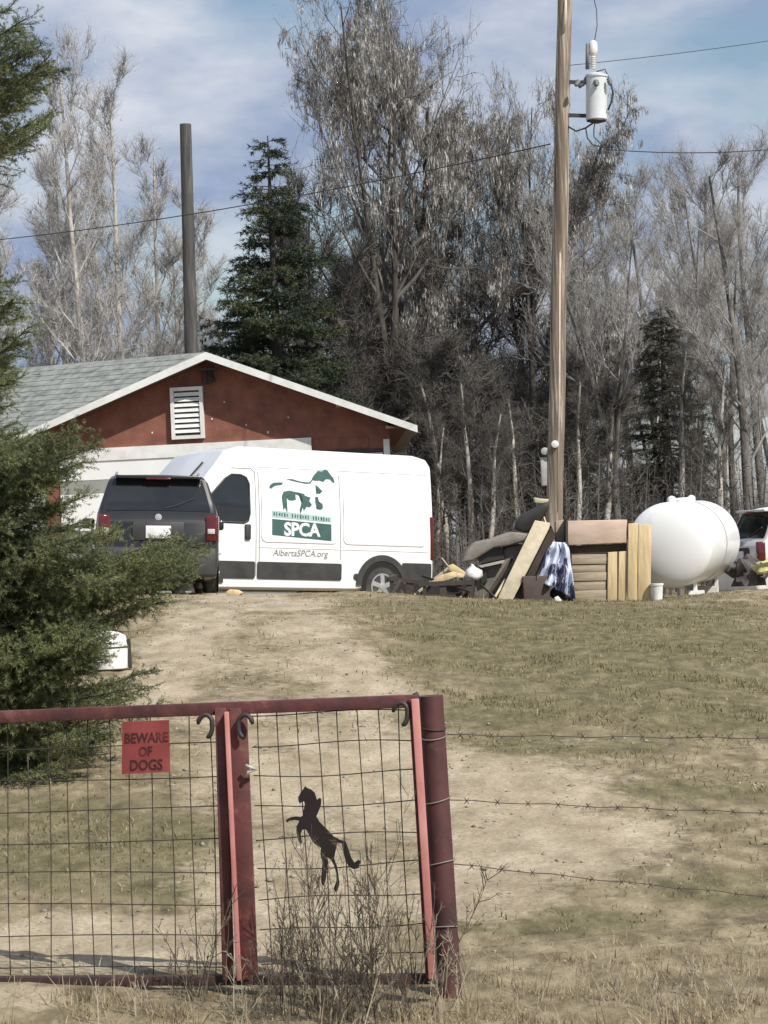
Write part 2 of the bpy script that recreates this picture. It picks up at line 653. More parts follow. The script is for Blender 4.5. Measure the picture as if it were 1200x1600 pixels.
# loose gravel on the bare dirt
def gravel(name, n, region, label, seed):
    r = np.random.default_rng(seed)
    x = r.uniform(region[0], region[1], n)
    y = r.uniform(region[2], region[3], n)
    z = ground_arr(x, y)
    d, g = masks(x, y, z)
    keep = r.random(n) < np.clip(d, .05, 1)
    x, y, z = x[keep], y[keep], z[keep]
    n = len(x)
    sz = .006 + .022 * r.random(n) ** 3
    base = np.array([(1, 0, 0), (0, 1, 0), (-1, 0, 0), (0, -1, 0), (0, 0, 1), (0, 0, -1)], float)
    V = np.stack([x, y, z], -1)[:, None, :] + base[None] * (sz[:, None, None] * r.uniform(.5, 1.4, (n, 6, 1))) * np.array([1, 1, .6])
    F = np.array([(0, 1, 4), (1, 2, 4), (2, 3, 4), (3, 0, 4), (1, 0, 5), (2, 1, 5), (3, 2, 5), (0, 3, 5)])
    Fa = (np.arange(n)[:, None, None] * 6 + F[None]).reshape(-1, 3)
    o = link(name, big_mesh(name, V.reshape(-1, 3), Fa), mat('gravel_stone', (.38, .34, .28), .9, (.16, .14, .115), scale=4))
    return tag(o, label, 'gravel', kind='stuff')


gravel('gravel', 9000, (-4, 4, 11, 33), 'loose small stones scattered over the bare dirt', 8)
#TREES
# ------------------------------------------------------------------ trees
def perp_dir(d, ang, rnd):
    """a direction at angle ang from d, at a random turn around it"""
    u = d.orthogonal().normalized()
    v = d.cross(u)
    a = rnd.uniform(0, 2 * math.pi)
    return (d * math.cos(ang) + (u * math.cos(a) + v * math.sin(a)) * math.sin(ang)).normalized()


def spikes(P, D, Ln, Wd, r):
    """one thin triangle per twig"""
    n = len(P)
    a = r.normal(size=(n, 3))
    s = np.cross(D, a)
    s /= np.linalg.norm(s, axis=1)[:, None] + 1e-9
    s *= Wd[:, None] / 2
    V = np.stack([P - s, P + s, P + D * Ln[:, None]], 1).reshape(-1, 3)
    F = np.arange(3 * n).reshape(-1, 3)
    return V, F


def bare_tree_meshes(seed, H, r0, limbs, first=.3, ang=(30, 55), reach=.33, twigs=14000, twig_len=.5, twig_w=.012, up=.25, fork=False, wob=.05, droop=0.0, levels=3, limb_r=.45, twob=1.0):
    """trunk mesh, branch mesh, and the sample points of the outer branches"""
    rnd = random.Random(seed)
    r = np.random.default_rng(seed)
    tr, br = MB(), MB()
    seg = []

    def path(p, d, ln, rad, lvl, n):
        pts, rs = [p.copy()], [rad]
        for i in range(n):
            wb = wob if lvl else wob * twob
            d = (d + Vector((rnd.gauss(0, wb), rnd.gauss(0, wb), rnd.gauss(0, wb) + (up if lvl else 0) / n - droop * lvl / n))).normalized()
            p = p + d * (ln / n)
            pts.append(p.copy())
            rs.append(max(rad * (1 - .82 * (i + 1) / n), .006))
        return pts, rs, d

    def grow(p, d, ln, rad, lvl):
        n = (10, 6, 5, 3)[lvl]
        pts, rs, _ = path(p, d, ln, rad, lvl, n)
        (tr if lvl == 0 else br).tube(pts, rs, (9, 5, 4, 3)[lvl], cap=False)
        if lvl >= 1:
            for i in range(n):
                seg.append((pts[i], pts[i + 1], lvl))
        if lvl >= levels:
            return
        k = (limbs, 6, 5)[lvl]
        lo = first if lvl == 0 else .25
        for j in range(k):
            t = lo + (1 - lo) * (j + rnd.random()) / k
            i = min(int(t * n), n - 1)
            q = pts[i].lerp(pts[i + 1], t * n - i)
            dd = (pts[i + 1] - pts[i]).normalized()
            a = R(rnd.uniform(*ang))
            cl = (H * reach * (1.15 - .75 * (t - lo) / (1 - lo)) if lvl == 0 else ln * rnd.uniform(.35, .6) * (1.2 - .5 * t))
            grow(q, perp_dir(dd, a, rnd), cl * rnd.uniform(.75, 1.2), max(rs[i] * (limb_r if lvl == 0 else .55), .008), lvl + 1)

    d0 = Vector((rnd.gauss(0, .010), rnd.gauss(0, .010), 1)).normalized()
    if fork:
        pts, rs, d = path(Vector((0, 0, -.2)), d0, H * .32, r0, 0, 6)
        rs = [r0 * (1 - .25 * i / 6) for i in range(7)]
        tr.tube(pts, rs, 9, cap=False)
        for j in range(3):
            grow(pts[-1], perp_dir(d, R(rnd.uniform(10, 24)), rnd), H * rnd.uniform(.55, .7), r0 * .62, 0)
    else:
        grow(Vector((0, 0, -.2)), d0, H, r0, 0)
    A = np.array([s_[0][:] for s_ in seg])
    B = np.array([s_[1][:] for s_ in seg])
    lv = np.array([s_[2] for s_ in seg])
    wgt = np.linalg.norm(B - A, axis=1) * np.array([0, .35, .8, 1.0])[lv]
    pick = r.choice(len(A), twigs, p=wgt / wgt.sum())
    t = r.random(twigs)[:, None]
    P = A[pick] * (1 - t) + B[pick] * t
    D0 = B[pick] - A[pick]
    D0 /= np.linalg.norm(D0, axis=1)[:, None] + 1e-9
    D = D0 * .7 + r.normal(0, .55, (twigs, 3))
    D[:, 2] += up - droop
    D /= np.linalg.norm(D, axis=1)[:, None]
    Ln = twig_len * r.uniform(.35, 1.25, twigs)
    V, F = spikes(P, D, Ln, np.full(twigs, twig_w), r)
    # second order twiglets on the twigs
    P2 = P + D * (Ln * r.uniform(.2, .9, twigs))[:, None]
    D2 = D * .6 + r.normal(0, .6, (twigs, 3))
    D2[:, 2] += up * .5 - droop
    D2 /= np.linalg.norm(D2, axis=1)[:, None]
    V2, F2 = spikes(P2, D2, Ln * .6, np.full(twigs, twig_w * .8), r)
    k = len(br.v)
    bv = np.array(br.v)
    bf = np.array([f for f in br.f if len(f) == 4])
    bt = np.concatenate([bf[:, [0, 1, 2]], bf[:, [0, 2, 3]]], 0)
    BV = np.concatenate([bv, V, V2])
    BF = np.concatenate([bt, F + k, F2 + k + len(V)])
    tme = bpy.data.meshes.new('trunk')
    tme.from_pydata(tr.v, [], tr.f)
    tme.polygons.foreach_set('use_smooth', [True] * len(tme.polygons))
    return tme, big_mesh('branches', BV, BF), (P, D, P2)


def seed_cluster_mesh(P, n, r, ln=(.07, .26), wd=.034):
    """drooping bunches of dry winged seeds: hanging narrow kites"""
    hub = P[r.choice(len(P), 46)]
    wgt = np.full(len(P), .04)
    for h_ in hub:
        wgt += np.exp(-((P - h_) ** 2).sum(1) / (2 * .55 ** 2))
    q = P[r.choice(len(P), n, p=wgt / wgt.sum())]
    V, F = [], []
    per = 6
    base = np.repeat(q, per, 0) + r.normal(0, .07, (n * per, 3))
    m_ = len(base)
    L_ = r.uniform(*ln, m_)
    dn = np.stack([r.normal(0, .22, m_), r.normal(0, .22, m_), -np.ones(m_)], -1)
    dn /= np.linalg.norm(dn, axis=1)[:, None]
    a = r.uniform(0, 2 * np.pi, m_)
    s = np.stack([np.cos(a), np.sin(a), r.normal(0, .2, m_)], -1) * (wd / 2 * r.uniform(.5, 1.3, m_))[:, None]
    top = base
    mid = base + dn * (L_ * .6)[:, None]
    tip = base + dn * L_[:, None] + s * .5
    V = np.stack([top, mid - s, tip, mid + s], 1).reshape(-1, 3)
    F = np.arange(4 * m_).reshape(-1, 4)
    return big_mesh('seed_clusters', V, F)


def spruce_meshes(seed, H, Rad, whorls, per, needle=(.09, .016), shoot=.28, taper=.9, nn=22, gap=0.0, droop=.25):
    rnd = random.Random(seed)
    r = np.random.default_rng(seed)
    tr, br = MB(), MB()
    tr.tube([(0, 0, -.2), (0, 0, H * .5), (0, 0, H)], [H * .017, H * .011, .012], 8, cap=False)
    SP, SD, SL = [], [], []
    for i in range(whorls):
        t = (i + .5) / whorls
        z = H * (.06 + .93 * t)
        rad = Rad * (1 - t) ** taper + .12
        for j in range(per):
            if rnd.random() < gap:
                continue
            a = 2 * math.pi * (j + rnd.random()) / per + i
            ln = rad * rnd.uniform(.6, 1.12)
            dirh = Vector((math.cos(a), math.sin(a), 0))
            z0 = z + rnd.uniform(-.5, .5) * H / whorls
            pts = []
            for q in range(6):
                s_ = q / 5
                pts.append(dirh * (ln * s_) + Vector((0, 0, z0 + ln * (.28 * (t - .35) * s_ - droop * s_ * (1 - .75 * s_ * s_)))))
            br.tube(pts, [.028 * (1 - .85 * q / 5) * max(ln, .4) / 1.2 + .004 for q in range(6)], 3, cap=False)
            side = Vector((-dirh.y, dirh.x, 0))
            k = max(3, int(ln / (shoot * .42)))
            for q in range(k):
                s_ = .15 + .85 * (q + .5) / k
                f = min(s_ * 5, 4.999)
                p = pts[int(f)].lerp(pts[int(f) + 1], f - int(f))
                for sg in (-1, 1):
                    bl = (ln * .42 * (1.1 - s_) + shoot * .6) * rnd.uniform(.7, 1.2)
                    d = (dirh * rnd.uniform(.5, .9) + side * sg * rnd.uniform(.5, .95) + Vector((0, 0, rnd.uniform(-.5, .12)))).normalized()
                    m_ = max(1, int(bl / (shoot * .55)))
                    for u in range(m_):
                        SP.append(tuple(p + d * (bl * u / m_)))
                        SD.append(tuple((d + Vector((rnd.gauss(0, .3), rnd.gauss(0, .3), rnd.gauss(-.1, .25)))).normalized()))
                        SL.append(shoot * rnd.uniform(.7, 1.2))
    SP, SD, SL = np.array(SP), np.array(SD), np.array(SL)
    V, F = needle_arrays(SP, SD, SL, nn, needle, r)
    tme = bpy.data.meshes.new('trunk')
    tme.from_pydata(tr.v, [], tr.f)
    bme = bpy.data.meshes.new('branches')
    bme.from_pydata(br.v, [], br.f)
    return tme, bme, big_mesh('crown', V, F)


def needle_arrays(SP, SD, SL, nn, needle, r, fwd=.75):
    n = len(SP)
    P = np.repeat(SP, nn, 0)
    D = np.repeat(SD, nn, 0)
    Ln = np.repeat(SL, nn)
    t = r.random(n * nn)
    base = P + D * (Ln * t)[:, None]
    q = r.normal(size=(n * nn, 3))
    q -= D * (q * D).sum(1)[:, None]
    q /= np.linalg.norm(q, axis=1)[:, None] + 1e-9
    nd = q + D * fwd
    nd /= np.linalg.norm(nd, axis=1)[:, None]
    return spikes(base, nd, needle[0] * r.uniform(.7, 1.2, n * nn), np.full(n * nn, needle[1]), r)


M_bark = mat('grey_bark', (.22, .205, .185), .95, (.07, .064, .058), scale=5, stretch=(1, 1, .3), bump=.6)
M_barkd = mat('dark_bark', (.085, .075, .065), .95, (.035, .03, .027), scale=5, stretch=(1, 1, .3), bump=.6)
M_white = mat('white_bark', (.60, .57, .51), .85, (.30, .27, .23), scale=3, stretch=(1, 1, .5), c3=(.06, .05, .045), scale3=3.2, lo3=.58, hi3=.64)
M_twig = mat('grey_twigs', (.42, .405, .385), .9, (.20, .19, .18), scale=1.2)
M_twigp = mat('pale_twigs', (.52, .50, .48), .85, (.31, .30, .285), scale=1.0)
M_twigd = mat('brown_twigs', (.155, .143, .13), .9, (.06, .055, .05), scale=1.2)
M_seed = mat('dry_seed_clusters', (.33, .31, .28), .85, (.10, .09, .08), scale=1.6, trans=.2, c3=(.70, .69, .66), scale3=2.2, lo3=.50, hi3=.60)
M_needle = mat('spruce_needles', (.19, .215, .085), .65, (.078, .10, .044), scale=3, trans=.22, c3=(.27, .275, .12), scale3=2.2)
M_needled = mat('dark_spruce_needles', (.05, .068, .034), .8, (.022, .032, .02), scale=1.6, trans=.1, c3=(.12, .125, .05), scale3=.9)
M_needleb = mat('brownish_spruce_needles', (.075, .08, .048), .8, (.04, .042, .028), scale=1.2, trans=.08, c3=(.11, .095, .06), scale3=.9)

KINDS = {}


def kind(name, mats, *parts):
    KINDS[name] = [(n, me, m_) for (n, me), m_ in zip(parts, mats)]
    for (n, me, m_) in KINDS[name]:
        me.materials.append(m_)


def plant(name, kind_, px, top, d, label, cat, group, rz=0.0, Hk=None, sx=1.0, lean=0.0):
    """a copy of a kind of tree standing under pixel column px, its top at pixel row top"""
    b = gat(px, d)
    tp = at(px, top, d)
    s = (tp.z - b.z) / Hk
    e = empty(name, b, label, cat, group)
    e.rotation_euler = (0, lean, rz)
    e.scale = (s * sx, s * sx, s)
    for (n, me, m_) in KINDS[kind_]:
        o = bpy.data.objects.new(n, me)
        COL.objects.link(o)
        o.parent = e
    return e


rr = np.random.default_rng(77)
# box elders hung with seed clusters
for nm, sd_, mt in (('elder_a', 11, M_seed), ('elder_b', 24, M_seed)):
    t, b, (P, D, P2) = bare_tree_meshes(sd_, 14, .26, 13, first=.18, ang=(32, 66), reach=.34, twigs=6500, twig_len=.42, twig_w=.010, up=.18, fork=(nm == 'elder_a'), wob=.12, twob=.4)
    hi = P2[(P2[:, 2] > 3.2)]
    kind(nm, (M_barkd, M_twigd, mt), ('trunk', t), ('branches', b), ('seed_clusters', seed_cluster_mesh(hi, 3600, rr)))
# dark bushy thicket trees
for nm, sd_ in (('bush_a', 5), ('bush_b', 8)):
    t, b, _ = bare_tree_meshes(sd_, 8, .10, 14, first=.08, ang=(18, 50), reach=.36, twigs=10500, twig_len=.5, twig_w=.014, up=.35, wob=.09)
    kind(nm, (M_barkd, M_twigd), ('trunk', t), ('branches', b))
# pale birches
for nm, sd_ in (('birch_a', 31), ('birch_b', 42)):
    t, b, _ = bare_tree_meshes(sd_, 13, .115, 22, first=.22, ang=(20, 48), reach=.17, twigs=7500, twig_len=.42, twig_w=.010, up=.55, wob=.06, twob=.25, limb_r=.35)
    kind(nm, (M_white, M_twigp), ('trunk', t), ('branches', b))
# grey poplars
for nm, sd_, fk in (('poplar_a', 51, False), ('poplar_b', 62, True), ('poplar_c', 67, False)):
    t, b, _ = bare_tree_meshes(sd_, 12, .15, 15, first=.28, ang=(22, 52), reach=.21, twigs=5600, twig_len=.48, twig_w=.009, up=.55, fork=fk, wob=.07, twob=.3, limb_r=.36)
    kind(nm, (M_bark, M_twig), ('trunk', t), ('branches', b))
t, b, _ = bare_tree_meshes(91, 12, .30, 14, first=.3, ang=(25, 55), reach=.2, twigs=4200, twig_len=.6, twig_w=.016, up=.4, wob=.08, twob=.6, limb_r=.35)
kind('aspen', (M_white, M_twigd), ('trunk', t), ('branches', b))
t, b, c = spruce_meshes(3, 10.5, 2.45, 21, 9, needle=(.10, .022), shoot=.28, taper=.82, nn=26, gap=.12, droop=.10)
kind('spruce_a', (M_barkd, M_barkd, M_needled), ('trunk', t), ('branches', b), ('crown', c))
t, b, c = spruce_meshes(9, 7.2, 1.25, 22, 9, needle=(.09, .016), shoot=.26, taper=.75, nn=22, gap=.1, droop=.25)
kind('spruce_b', (M_barkd, M_barkd, M_needleb), ('trunk', t), ('branches', b), ('crown', c))

G1 = 'bare birches behind the red building'
for (px, top, d, k, rz, sx, lab) in (
        (150, 58, 61, 'birch_a', .3, 1.0, 'tallest pale birch standing behind the grey shingle roof'),
        (214, 140, 63, 'birch_b', 1.3, 1.15, 'second tallest pale birch between tallest birch and dark cut-off pole'),
        (118, 250, 64, 'birch_b', 2.2, 1.1, 'pale birch just left of the tallest birch, half its crown behind it'),
        (258, 235, 66, 'birch_a', 3.1, 1.2, 'pale birch whose twigs touch the dark cut-off pole'),
        (75, 330, 66, 'birch_a', 4.4, 1.3, 'low spreading birch beside the near spruce above the shingle roof'),
        (322, 330, 68, 'birch_b', 5.2, 1.3, 'pale birch between the dark cut-off pole and the pointed spruce'),
        (180, 300, 68, 'birch_b', .8, 1.3, 'birch seen through the gap between the two tallest birches'),
        (285, 400, 66, 'birch_b', 3.7, 1.5, 'bushy low birch right behind the dark cut-off pole'),
        (120, 420, 69, 'birch_a', 1.7, 1.6, 'lowest bushy birch just above the grey shingle roof'),
        (-25, 150, 55, 'birch_b', 4.0, 1.3, 'bare pale twigged tree mostly hidden behind the near spruce'),
        (20, 400, 62, 'birch_a', 2.0, 1.6, 'low pale bare tree between the spruce boughs and the roof')):
    plant('birch_tree', k, px, top, d, lab, 'tree', G1, rz, 13, sx)
plant('spruce_tree', 'spruce_a', 449, 208, 55, 'dark green pointed spruce behind the roof ridge of the red building', 'tree', None, .5, 10.5, 1.16)

G2 = 'box elders hung with dry seed clusters'
plant('box_elder_tree', 'elder_a', 626, -70, 58, 'tallest bare tree hung with dry seeds, thick trunk right of the dark spruce', 'tree', G2, 2.75, 14, .54)
plant('box_elder_tree', 'elder_b', 750, -10, 60, 'seed-hung bare tree standing left of the wooden utility pole', 'tree', G2, 1.2, 14, .8)
plant('box_elder_tree', 'elder_a', 845, 110, 61, 'seed-hung bare tree directly behind the wooden utility pole', 'tree', G2, 4.4, 14, .5)
plant('box_elder_tree', 'elder_b', 800, 190, 63, 'low seed-hung bare tree crowded between its neighbours left of the pole', 'tree', G2, 5.1, 14, .9)
plant('box_elder_tree', 'elder_b', 690, 150, 62, 'shorter seed-hung bare tree between two taller ones', 'tree', G2, 3.6, 14, .75)

G3 = 'dark bushy trees of the thicket'
for (px, top, d, k, rz, sx, lab) in (
        (545, 320, 60, 'bush_a', 0, .85, 'dark bushy tree just right of the pointed spruce tip'),
        (560, 420, 58, 'bush_b', 1, 1.1, 'dark bushy tree above the right roof slope of the red building'),
        (505, 470, 60, 'bush_a', 2, 1.0, 'low dark bush against the right side of the pointed spruce'),
        (640, 370, 63, 'bush_b', 3, 1.2, 'dark bushy tree at the foot of the tallest seed-hung tree'),
        (700, 340, 64, 'bush_a', 4, 1.2, 'dark bushy tree between the two tallest seed-hung trees'),
        (760, 370, 63, 'bush_b', 5, 1.3, 'dark bushy tree under the seed-hung tree left of the utility pole'),
        (820, 390, 62, 'bush_a', 6, 1.1, 'dark bushy tree touching the left edge of the utility pole'),
        (885, 470, 64, 'bush_b', .5, .8, 'dark bushy tree just right of the utility pole'),
        (670, 520, 57, 'bush_b', 1.5, 1.6, 'wide dark bush beyond the right eave of the red building'),
        (735, 560, 57, 'bush_a', 2.5, 1.7, 'wide dark bush around the white aspen stems'),
        (800, 560, 58, 'bush_b', 3.5, 1.6, 'wide dark bush above the broken armchair'),
        (600, 530, 57, 'bush_a', 4.5, 1.4, 'dark bush above the lower end of the white gable trim'),
        (905, 620, 60, 'bush_a', 5.5, 1.4, 'low dark bush behind the crate top panel'),
        (545, 530, 57, 'bush_b', 2.9, 1.3, 'dark bush above the middle of the right gable trim'),
        (850, 610, 59, 'bush_a', 1.1, 1.6, 'low dark bush behind the conduit box of the utility pole')):
    plant('thicket_tree', k, px, top, d, lab, 'tree', G3, rz, 8, sx)
G4 = 'white stemmed aspens in the thicket'
for (px, top, d, rz, lab) in ((741, 590, 54, .4, 'white stemmed aspen in the thicket between van and pole, thicker of a pair'), (767, 640, 53.5, 1.7, 'white stemmed aspen of a pair, the one closer to the utility pole'), (686, 660, 55, 3, 'white stemmed aspen just beyond the rear of the van'), (818, 610, 55, 4, 'white stemmed aspen rising behind the black tub'), (705, 575, 56, 5, 'white stemmed aspen left of the paired aspens beyond the van'), (905, 590, 56, 1, 'white stemmed aspen just right of the utility pole'), (948, 560, 57, 2, 'white stemmed aspen between crate and gas tank'), (1128, 560, 57, 3, 'white stemmed aspen above the far end of the gas tank')):
    plant('aspen_tree', 'aspen', px, top, d, lab, 'tree', G4, rz, 12, .85)

G5 = 'bare grey poplars of the wood behind the tank'
for (px, top, d, k, rz, sx, lean, lab) in (
        (968, 320, 57, 'poplar_b', .9, .95, 0, 'dark forked bare tree between utility pole and white tank'),
        (1178, 250, 58, 'poplar_c', 2.4, 1.15, 0, 'thick straight bare poplar above the old white car'),
        (1100, 330, 62, 'poplar_a', 1.0, .75, .08, 'bare poplar leaning right beside the brownish spruce'),
        (915, 320, 66, 'poplar_c', 1, .8, 0, 'slim bare poplar nearest the right side of the utility pole'),
        (1003, 265, 70, 'poplar_a', 3, 1.0, 0, 'tall slim poplar between the forked tree and the brownish spruce'),
        (1042, 285, 66, 'poplar_c', 4, 1.0, 0, 'bare poplar rising straight behind the brownish spruce'),
        (1088, 278, 68, 'poplar_a', 5, 1.0, 0, 'bare poplar whose stem stands right of the brownish spruce tip'),
        (1130, 262, 72, 'poplar_b', 6, 1.0, 0, 'forked pale poplar between leaning poplar and thick poplar'),
        (1205, 245, 66, 'poplar_a', 1.3, 1.1, 0, 'bare poplar beyond the thick one above the old car'),
        (935, 360, 72, 'poplar_a', 2, 1.1, 0, 'thin bare poplar between utility pole and the forked tree'),
        (1150, 420, 64, 'poplar_c', 5.3, 1.2, 0, 'shorter bare poplar above the far end of the gas tank'),
        (1025, 430, 64, 'poplar_b', 4.3, .9, 0, 'short forked poplar touching the left side of the brownish spruce'),
        (985, 470, 74, 'poplar_a', 1.9, 1.5, 0, 'short broad poplar in the back of the wood behind the forked tree'),
        (1215, 440, 74, 'poplar_b', 3.9, 1.4, 0, 'short broad poplar in the back of the wood behind the old car')):
    plant('poplar_tree', k, px, top, d, lab, 'tree', G5, rz, 12, sx, lean)
plant('spruce_tree', 'spruce_b', 1052, 478, 61, 'brownish green spruce behind the white gas tank', 'tree', None, 0, 7.2, 1.4)
plant('aspen_tree', 'aspen', 1064, 540, 58.5, 'slim white stemmed aspen in front of the brownish spruce', 'tree', None, 1.2, 12, .8)


# far wood and undergrowth: masses nobody could count
def far_mass(name, n, x0, x1, y0, y1, hmin, hmax, material, label, seed, tw=60, w=.02, lo=.1):
    r = np.random.default_rng(seed)
    x = r.uniform(x0, x1, n)
    y = r.uniform(y0, y1, n)
    z = ground_arr(x, y) - .1
    h = r.uniform(hmin, hmax, n)
    P = np.stack([x, y, z], -1)
    D = np.stack([r.normal(0, .07, n), r.normal(0, .07, n), np.ones(n)], -1)
    D /= np.linalg.norm(D, axis=1)[:, None]
    V1, F1 = spikes(P, D, h, r.uniform(.03, .12, n) * np.sqrt(h / 5), r)
    t = r.uniform(lo, 1, n * tw)
    Pt = np.repeat(P, tw, 0) + np.repeat(D, tw, 0) * (np.repeat(h, tw) * t)[:, None]
    Dt = np.stack([r.normal(0, .6, n * tw), r.normal(0, .6, n * tw), r.uniform(-.1, 1.1, n * tw)], -1)
    Dt /= np.linalg.norm(Dt, axis=1)[:, None]
    V2, F2 = spikes(Pt, Dt, np.repeat(h, tw) * .16 * (1.1 - .6 * t) * r.uniform(.4, 1.3, n * tw), np.full(n * tw, w), r)
    o = link(name, big_mesh(name, np.concatenate([V1, V2]), np.concatenate([F1, F2 + len(V1)])), material)
    return tag(o, label, 'wood' if hmax > 4 else 'undergrowth', kind='stuff')


far_mass('far_wood', 800, -22, 26, 84, 108, 2.5, 6.2, M_twig, 'far grey mass of bare woodland behind the standing trees', 3, tw=70, w=.022)
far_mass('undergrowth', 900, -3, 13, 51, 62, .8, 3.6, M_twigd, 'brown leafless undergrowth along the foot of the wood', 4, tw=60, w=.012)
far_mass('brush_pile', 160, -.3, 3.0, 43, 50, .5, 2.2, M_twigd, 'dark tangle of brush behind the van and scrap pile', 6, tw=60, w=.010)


# ------------------------------------------------------------------ the near spruce with its sprawling boughs
def near_spruce():
    rnd = random.Random(21)
    r = np.random.default_rng(21)
    base = gat(-150, 17.4)
    e = empty('spruce_tree', base, 'near spruce with sprawling green boughs behind the red gate', 'tree')
    tr = MB()
    tr.tube([base + Vector((0, 0, -.2)), base + Vector((0.03, 0, 2.5)), base + Vector((0, 0, 7.5))], [.17, .13, .03], 10)
    tr.build('trunk', M_barkd, e, True)
    br = MB()
    SP, SD, SL = [], [], []
    # (row, reach) : right-hand outline of the crown in the photograph
    env = [(20, 30), (60, 55), (100, 95), (140, 118), (180, 95), (215, 70), (240, 15), (300, -30), (400, -10), (425, 45), (470, 48), (540, 58), (600, 45), (640, 20),
           (668, 120), (690, 150), (715, 140), (745, 105), (775, 140), (812, 150), (830, 230), (848, 318), (870, 312), (905, 300), (935, 258), (965, 215), (985, 150), (1030, 135), (1045, 230), (1080, 235), (1105, 250), (1130, 200), (1165, 190), (1200, 178), (1235, 150)]
    ey = [q[0] for q in env]
    ex = [q[1] for q in env]

    def shoots_along(p, d, ln, dens, sl):
        k = max(1, int(ln / dens))
        for u in range(k + 1):
            q = p + d * (ln * u / max(k, 1))
            SP.append(tuple(q))
            SD.append(tuple((d * .7 + Vector((rnd.gauss(0, .38), rnd.gauss(0, .38), rnd.gauss(0, .3)))).normalized()))
            SL.append(sl * rnd.uniform(.7, 1.25))

    def bough(px, py, d, rise):
        tip = at(px, py, d)
        tx, ty = base.x, base.y
        ln = math.hypot(tip.x - tx, tip.y - ty)
        root = Vector((tx, ty, tip.z + rise * ln))
        pts = []
        for q in range(9):
            s_ = q / 8
            p = root.lerp(tip, s_)
            p.z += -.12 * ln * math.sin(math.pi * s_) + .02 * math.sin(7 * s_ + px)
            pts.append(p)
        br.tube(pts, [.012 * (1 - .85 * q / 8) + .002 for q in range(9)], 4, cap=False)
        k = int(ln / .042)
        for q in range(k):
            s_ = .2 + .8 * (q + rnd.random()) / k
            f = min(s_ * 8, 7.999)
            i = int(f)
            p = pts[i].lerp(pts[i + 1], f - i)
            ax = (pts[i + 1] - pts[i]).normalized()
            side = Vector((-ax.y, ax.x, 0)).normalized() * rnd.choice((-1, 1))
            dd = (ax * rnd.uniform(.45, .9) + side * rnd.uniform(.3, .9) + Vector((0, 0, rnd.uniform(-.42, .30)))).normalized()
            bl = (.10 + .30 * (1.0 - s_) * min(ln, 1.6)) * rnd.uniform(.6, 1.15)
            br.tube([p, p + dd * bl * .5, p + dd * bl], [.004, .003, .0015], 3, cap=False)
            shoots_along(p, dd, bl, .026, .08)
        shoots_along(pts[-2], (pts[-1] - pts[-2]).normalized(), .1, .02, .085)

    def row(y0, y1, n, back=(.55, 1.0), rise=(.0, .22)):
        for i in range(n):
            py = y0 + (y1 - y0) * (i + rnd.random()) / n
            mx_ = np.interp(py, ey, ex)
            px = -150 + (mx_ + 150) * rnd.uniform(*back)
            # the white tub shows through a gap
            if 945 < py < 1042 and px > 120:
                px = 110
            bough(px, py, 17.4 + rnd.uniform(-1.0, .8), rnd.uniform(*rise))

    row(15, 235, 20, (.72, 1.0), (-.15, .15))
    row(420, 640, 16, (.75, 1.0), (-.1, .15))
    row(660, 790, 19, (.6, 1.0))
    row(790, 960, 34, (.5, 1.0))
    row(960, 1240, 36, (.5, 1.0), (.05, .25))
    for i in range(16):
        bough(rnd.uniform(125, 162), rnd.uniform(972, 1045), 16.6 + rnd.uniform(-.3, .3), .1)
    for (px, py) in ((312, 846), (318, 864), (300, 885), (296, 905), (255, 935), (290, 850), (150, 690), (118, 668), (232, 1050), (228, 1078), (205, 960), (250, 1100)):
        bough(px, py, 17.2 + rnd.uniform(-.5, .5), rnd.uniform(.04, .16))
    V, F = needle_arrays(np.array(SP), np.array(SD), np.array(SL), 26, (.024, .0046), r)
    im = np.array(base[:])
    br.build('branches', M_barkd, e)
    o = link('crown', big_mesh('crown', V - im, F), M_needle, e)
    return len(F)


near_spruce()
#STRUCTURES
# ------------------------------------------------------------------ red gabled building
M_red = mat('red_stucco', (.26, .105, .070), .9, (.175, .07, .050), scale=3.5, bump=.35, bscale=40, c3=(.32, .12, .085), scale3=7, lo3=.62, hi3=.74)
M_wpaint = mat('white_paint', (.80, .80, .77), .6, (.66, .66, .63), scale=4, c3=(.48, .46, .41), scale3=5, lo3=.62, hi3=.78)
M_gdoor = mat('white_garage_door', (.85, .85, .83), .55, (.80, .80, .78), scale=2)
M_grey = mat('grey_door_panel', (.33, .34, .31), .7, (.26, .27, .25), scale=3)
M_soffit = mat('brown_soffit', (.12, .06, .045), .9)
M_dark = mat('dark_iron', (.03, .028, .026), .6, (.045, .035, .03), scale=9)


def shingle_material():
    mt = mat('grey_shingles', (.31, .325, .31), .95, (.15, .16, .15), scale=4, stretch=(1, 3, 2), bump=.3, c3=(.26, .29, .265), scale3=2.2)
    return mt


M_shingle = shingle_material()
ph = R(8)
U = Vector((math.cos(ph), -math.sin(ph), 0))
BK = Vector((math.sin(ph), math.cos(ph), 0))
Z = Vector((0, 0, 1))
A = at(322, 550, 46)
GB = gz(A.x, A.y)
house = empty('red_building', Vector((A.x, A.y, GB)), 'red stucco building with white trimmed gable and grey shingle roof', 'building')
PL, PR = .373, .402
SLn, SR = -4.0, 3.88


def W_(s, h, back=.45):
    return A + BK * back + U * s - Z * h


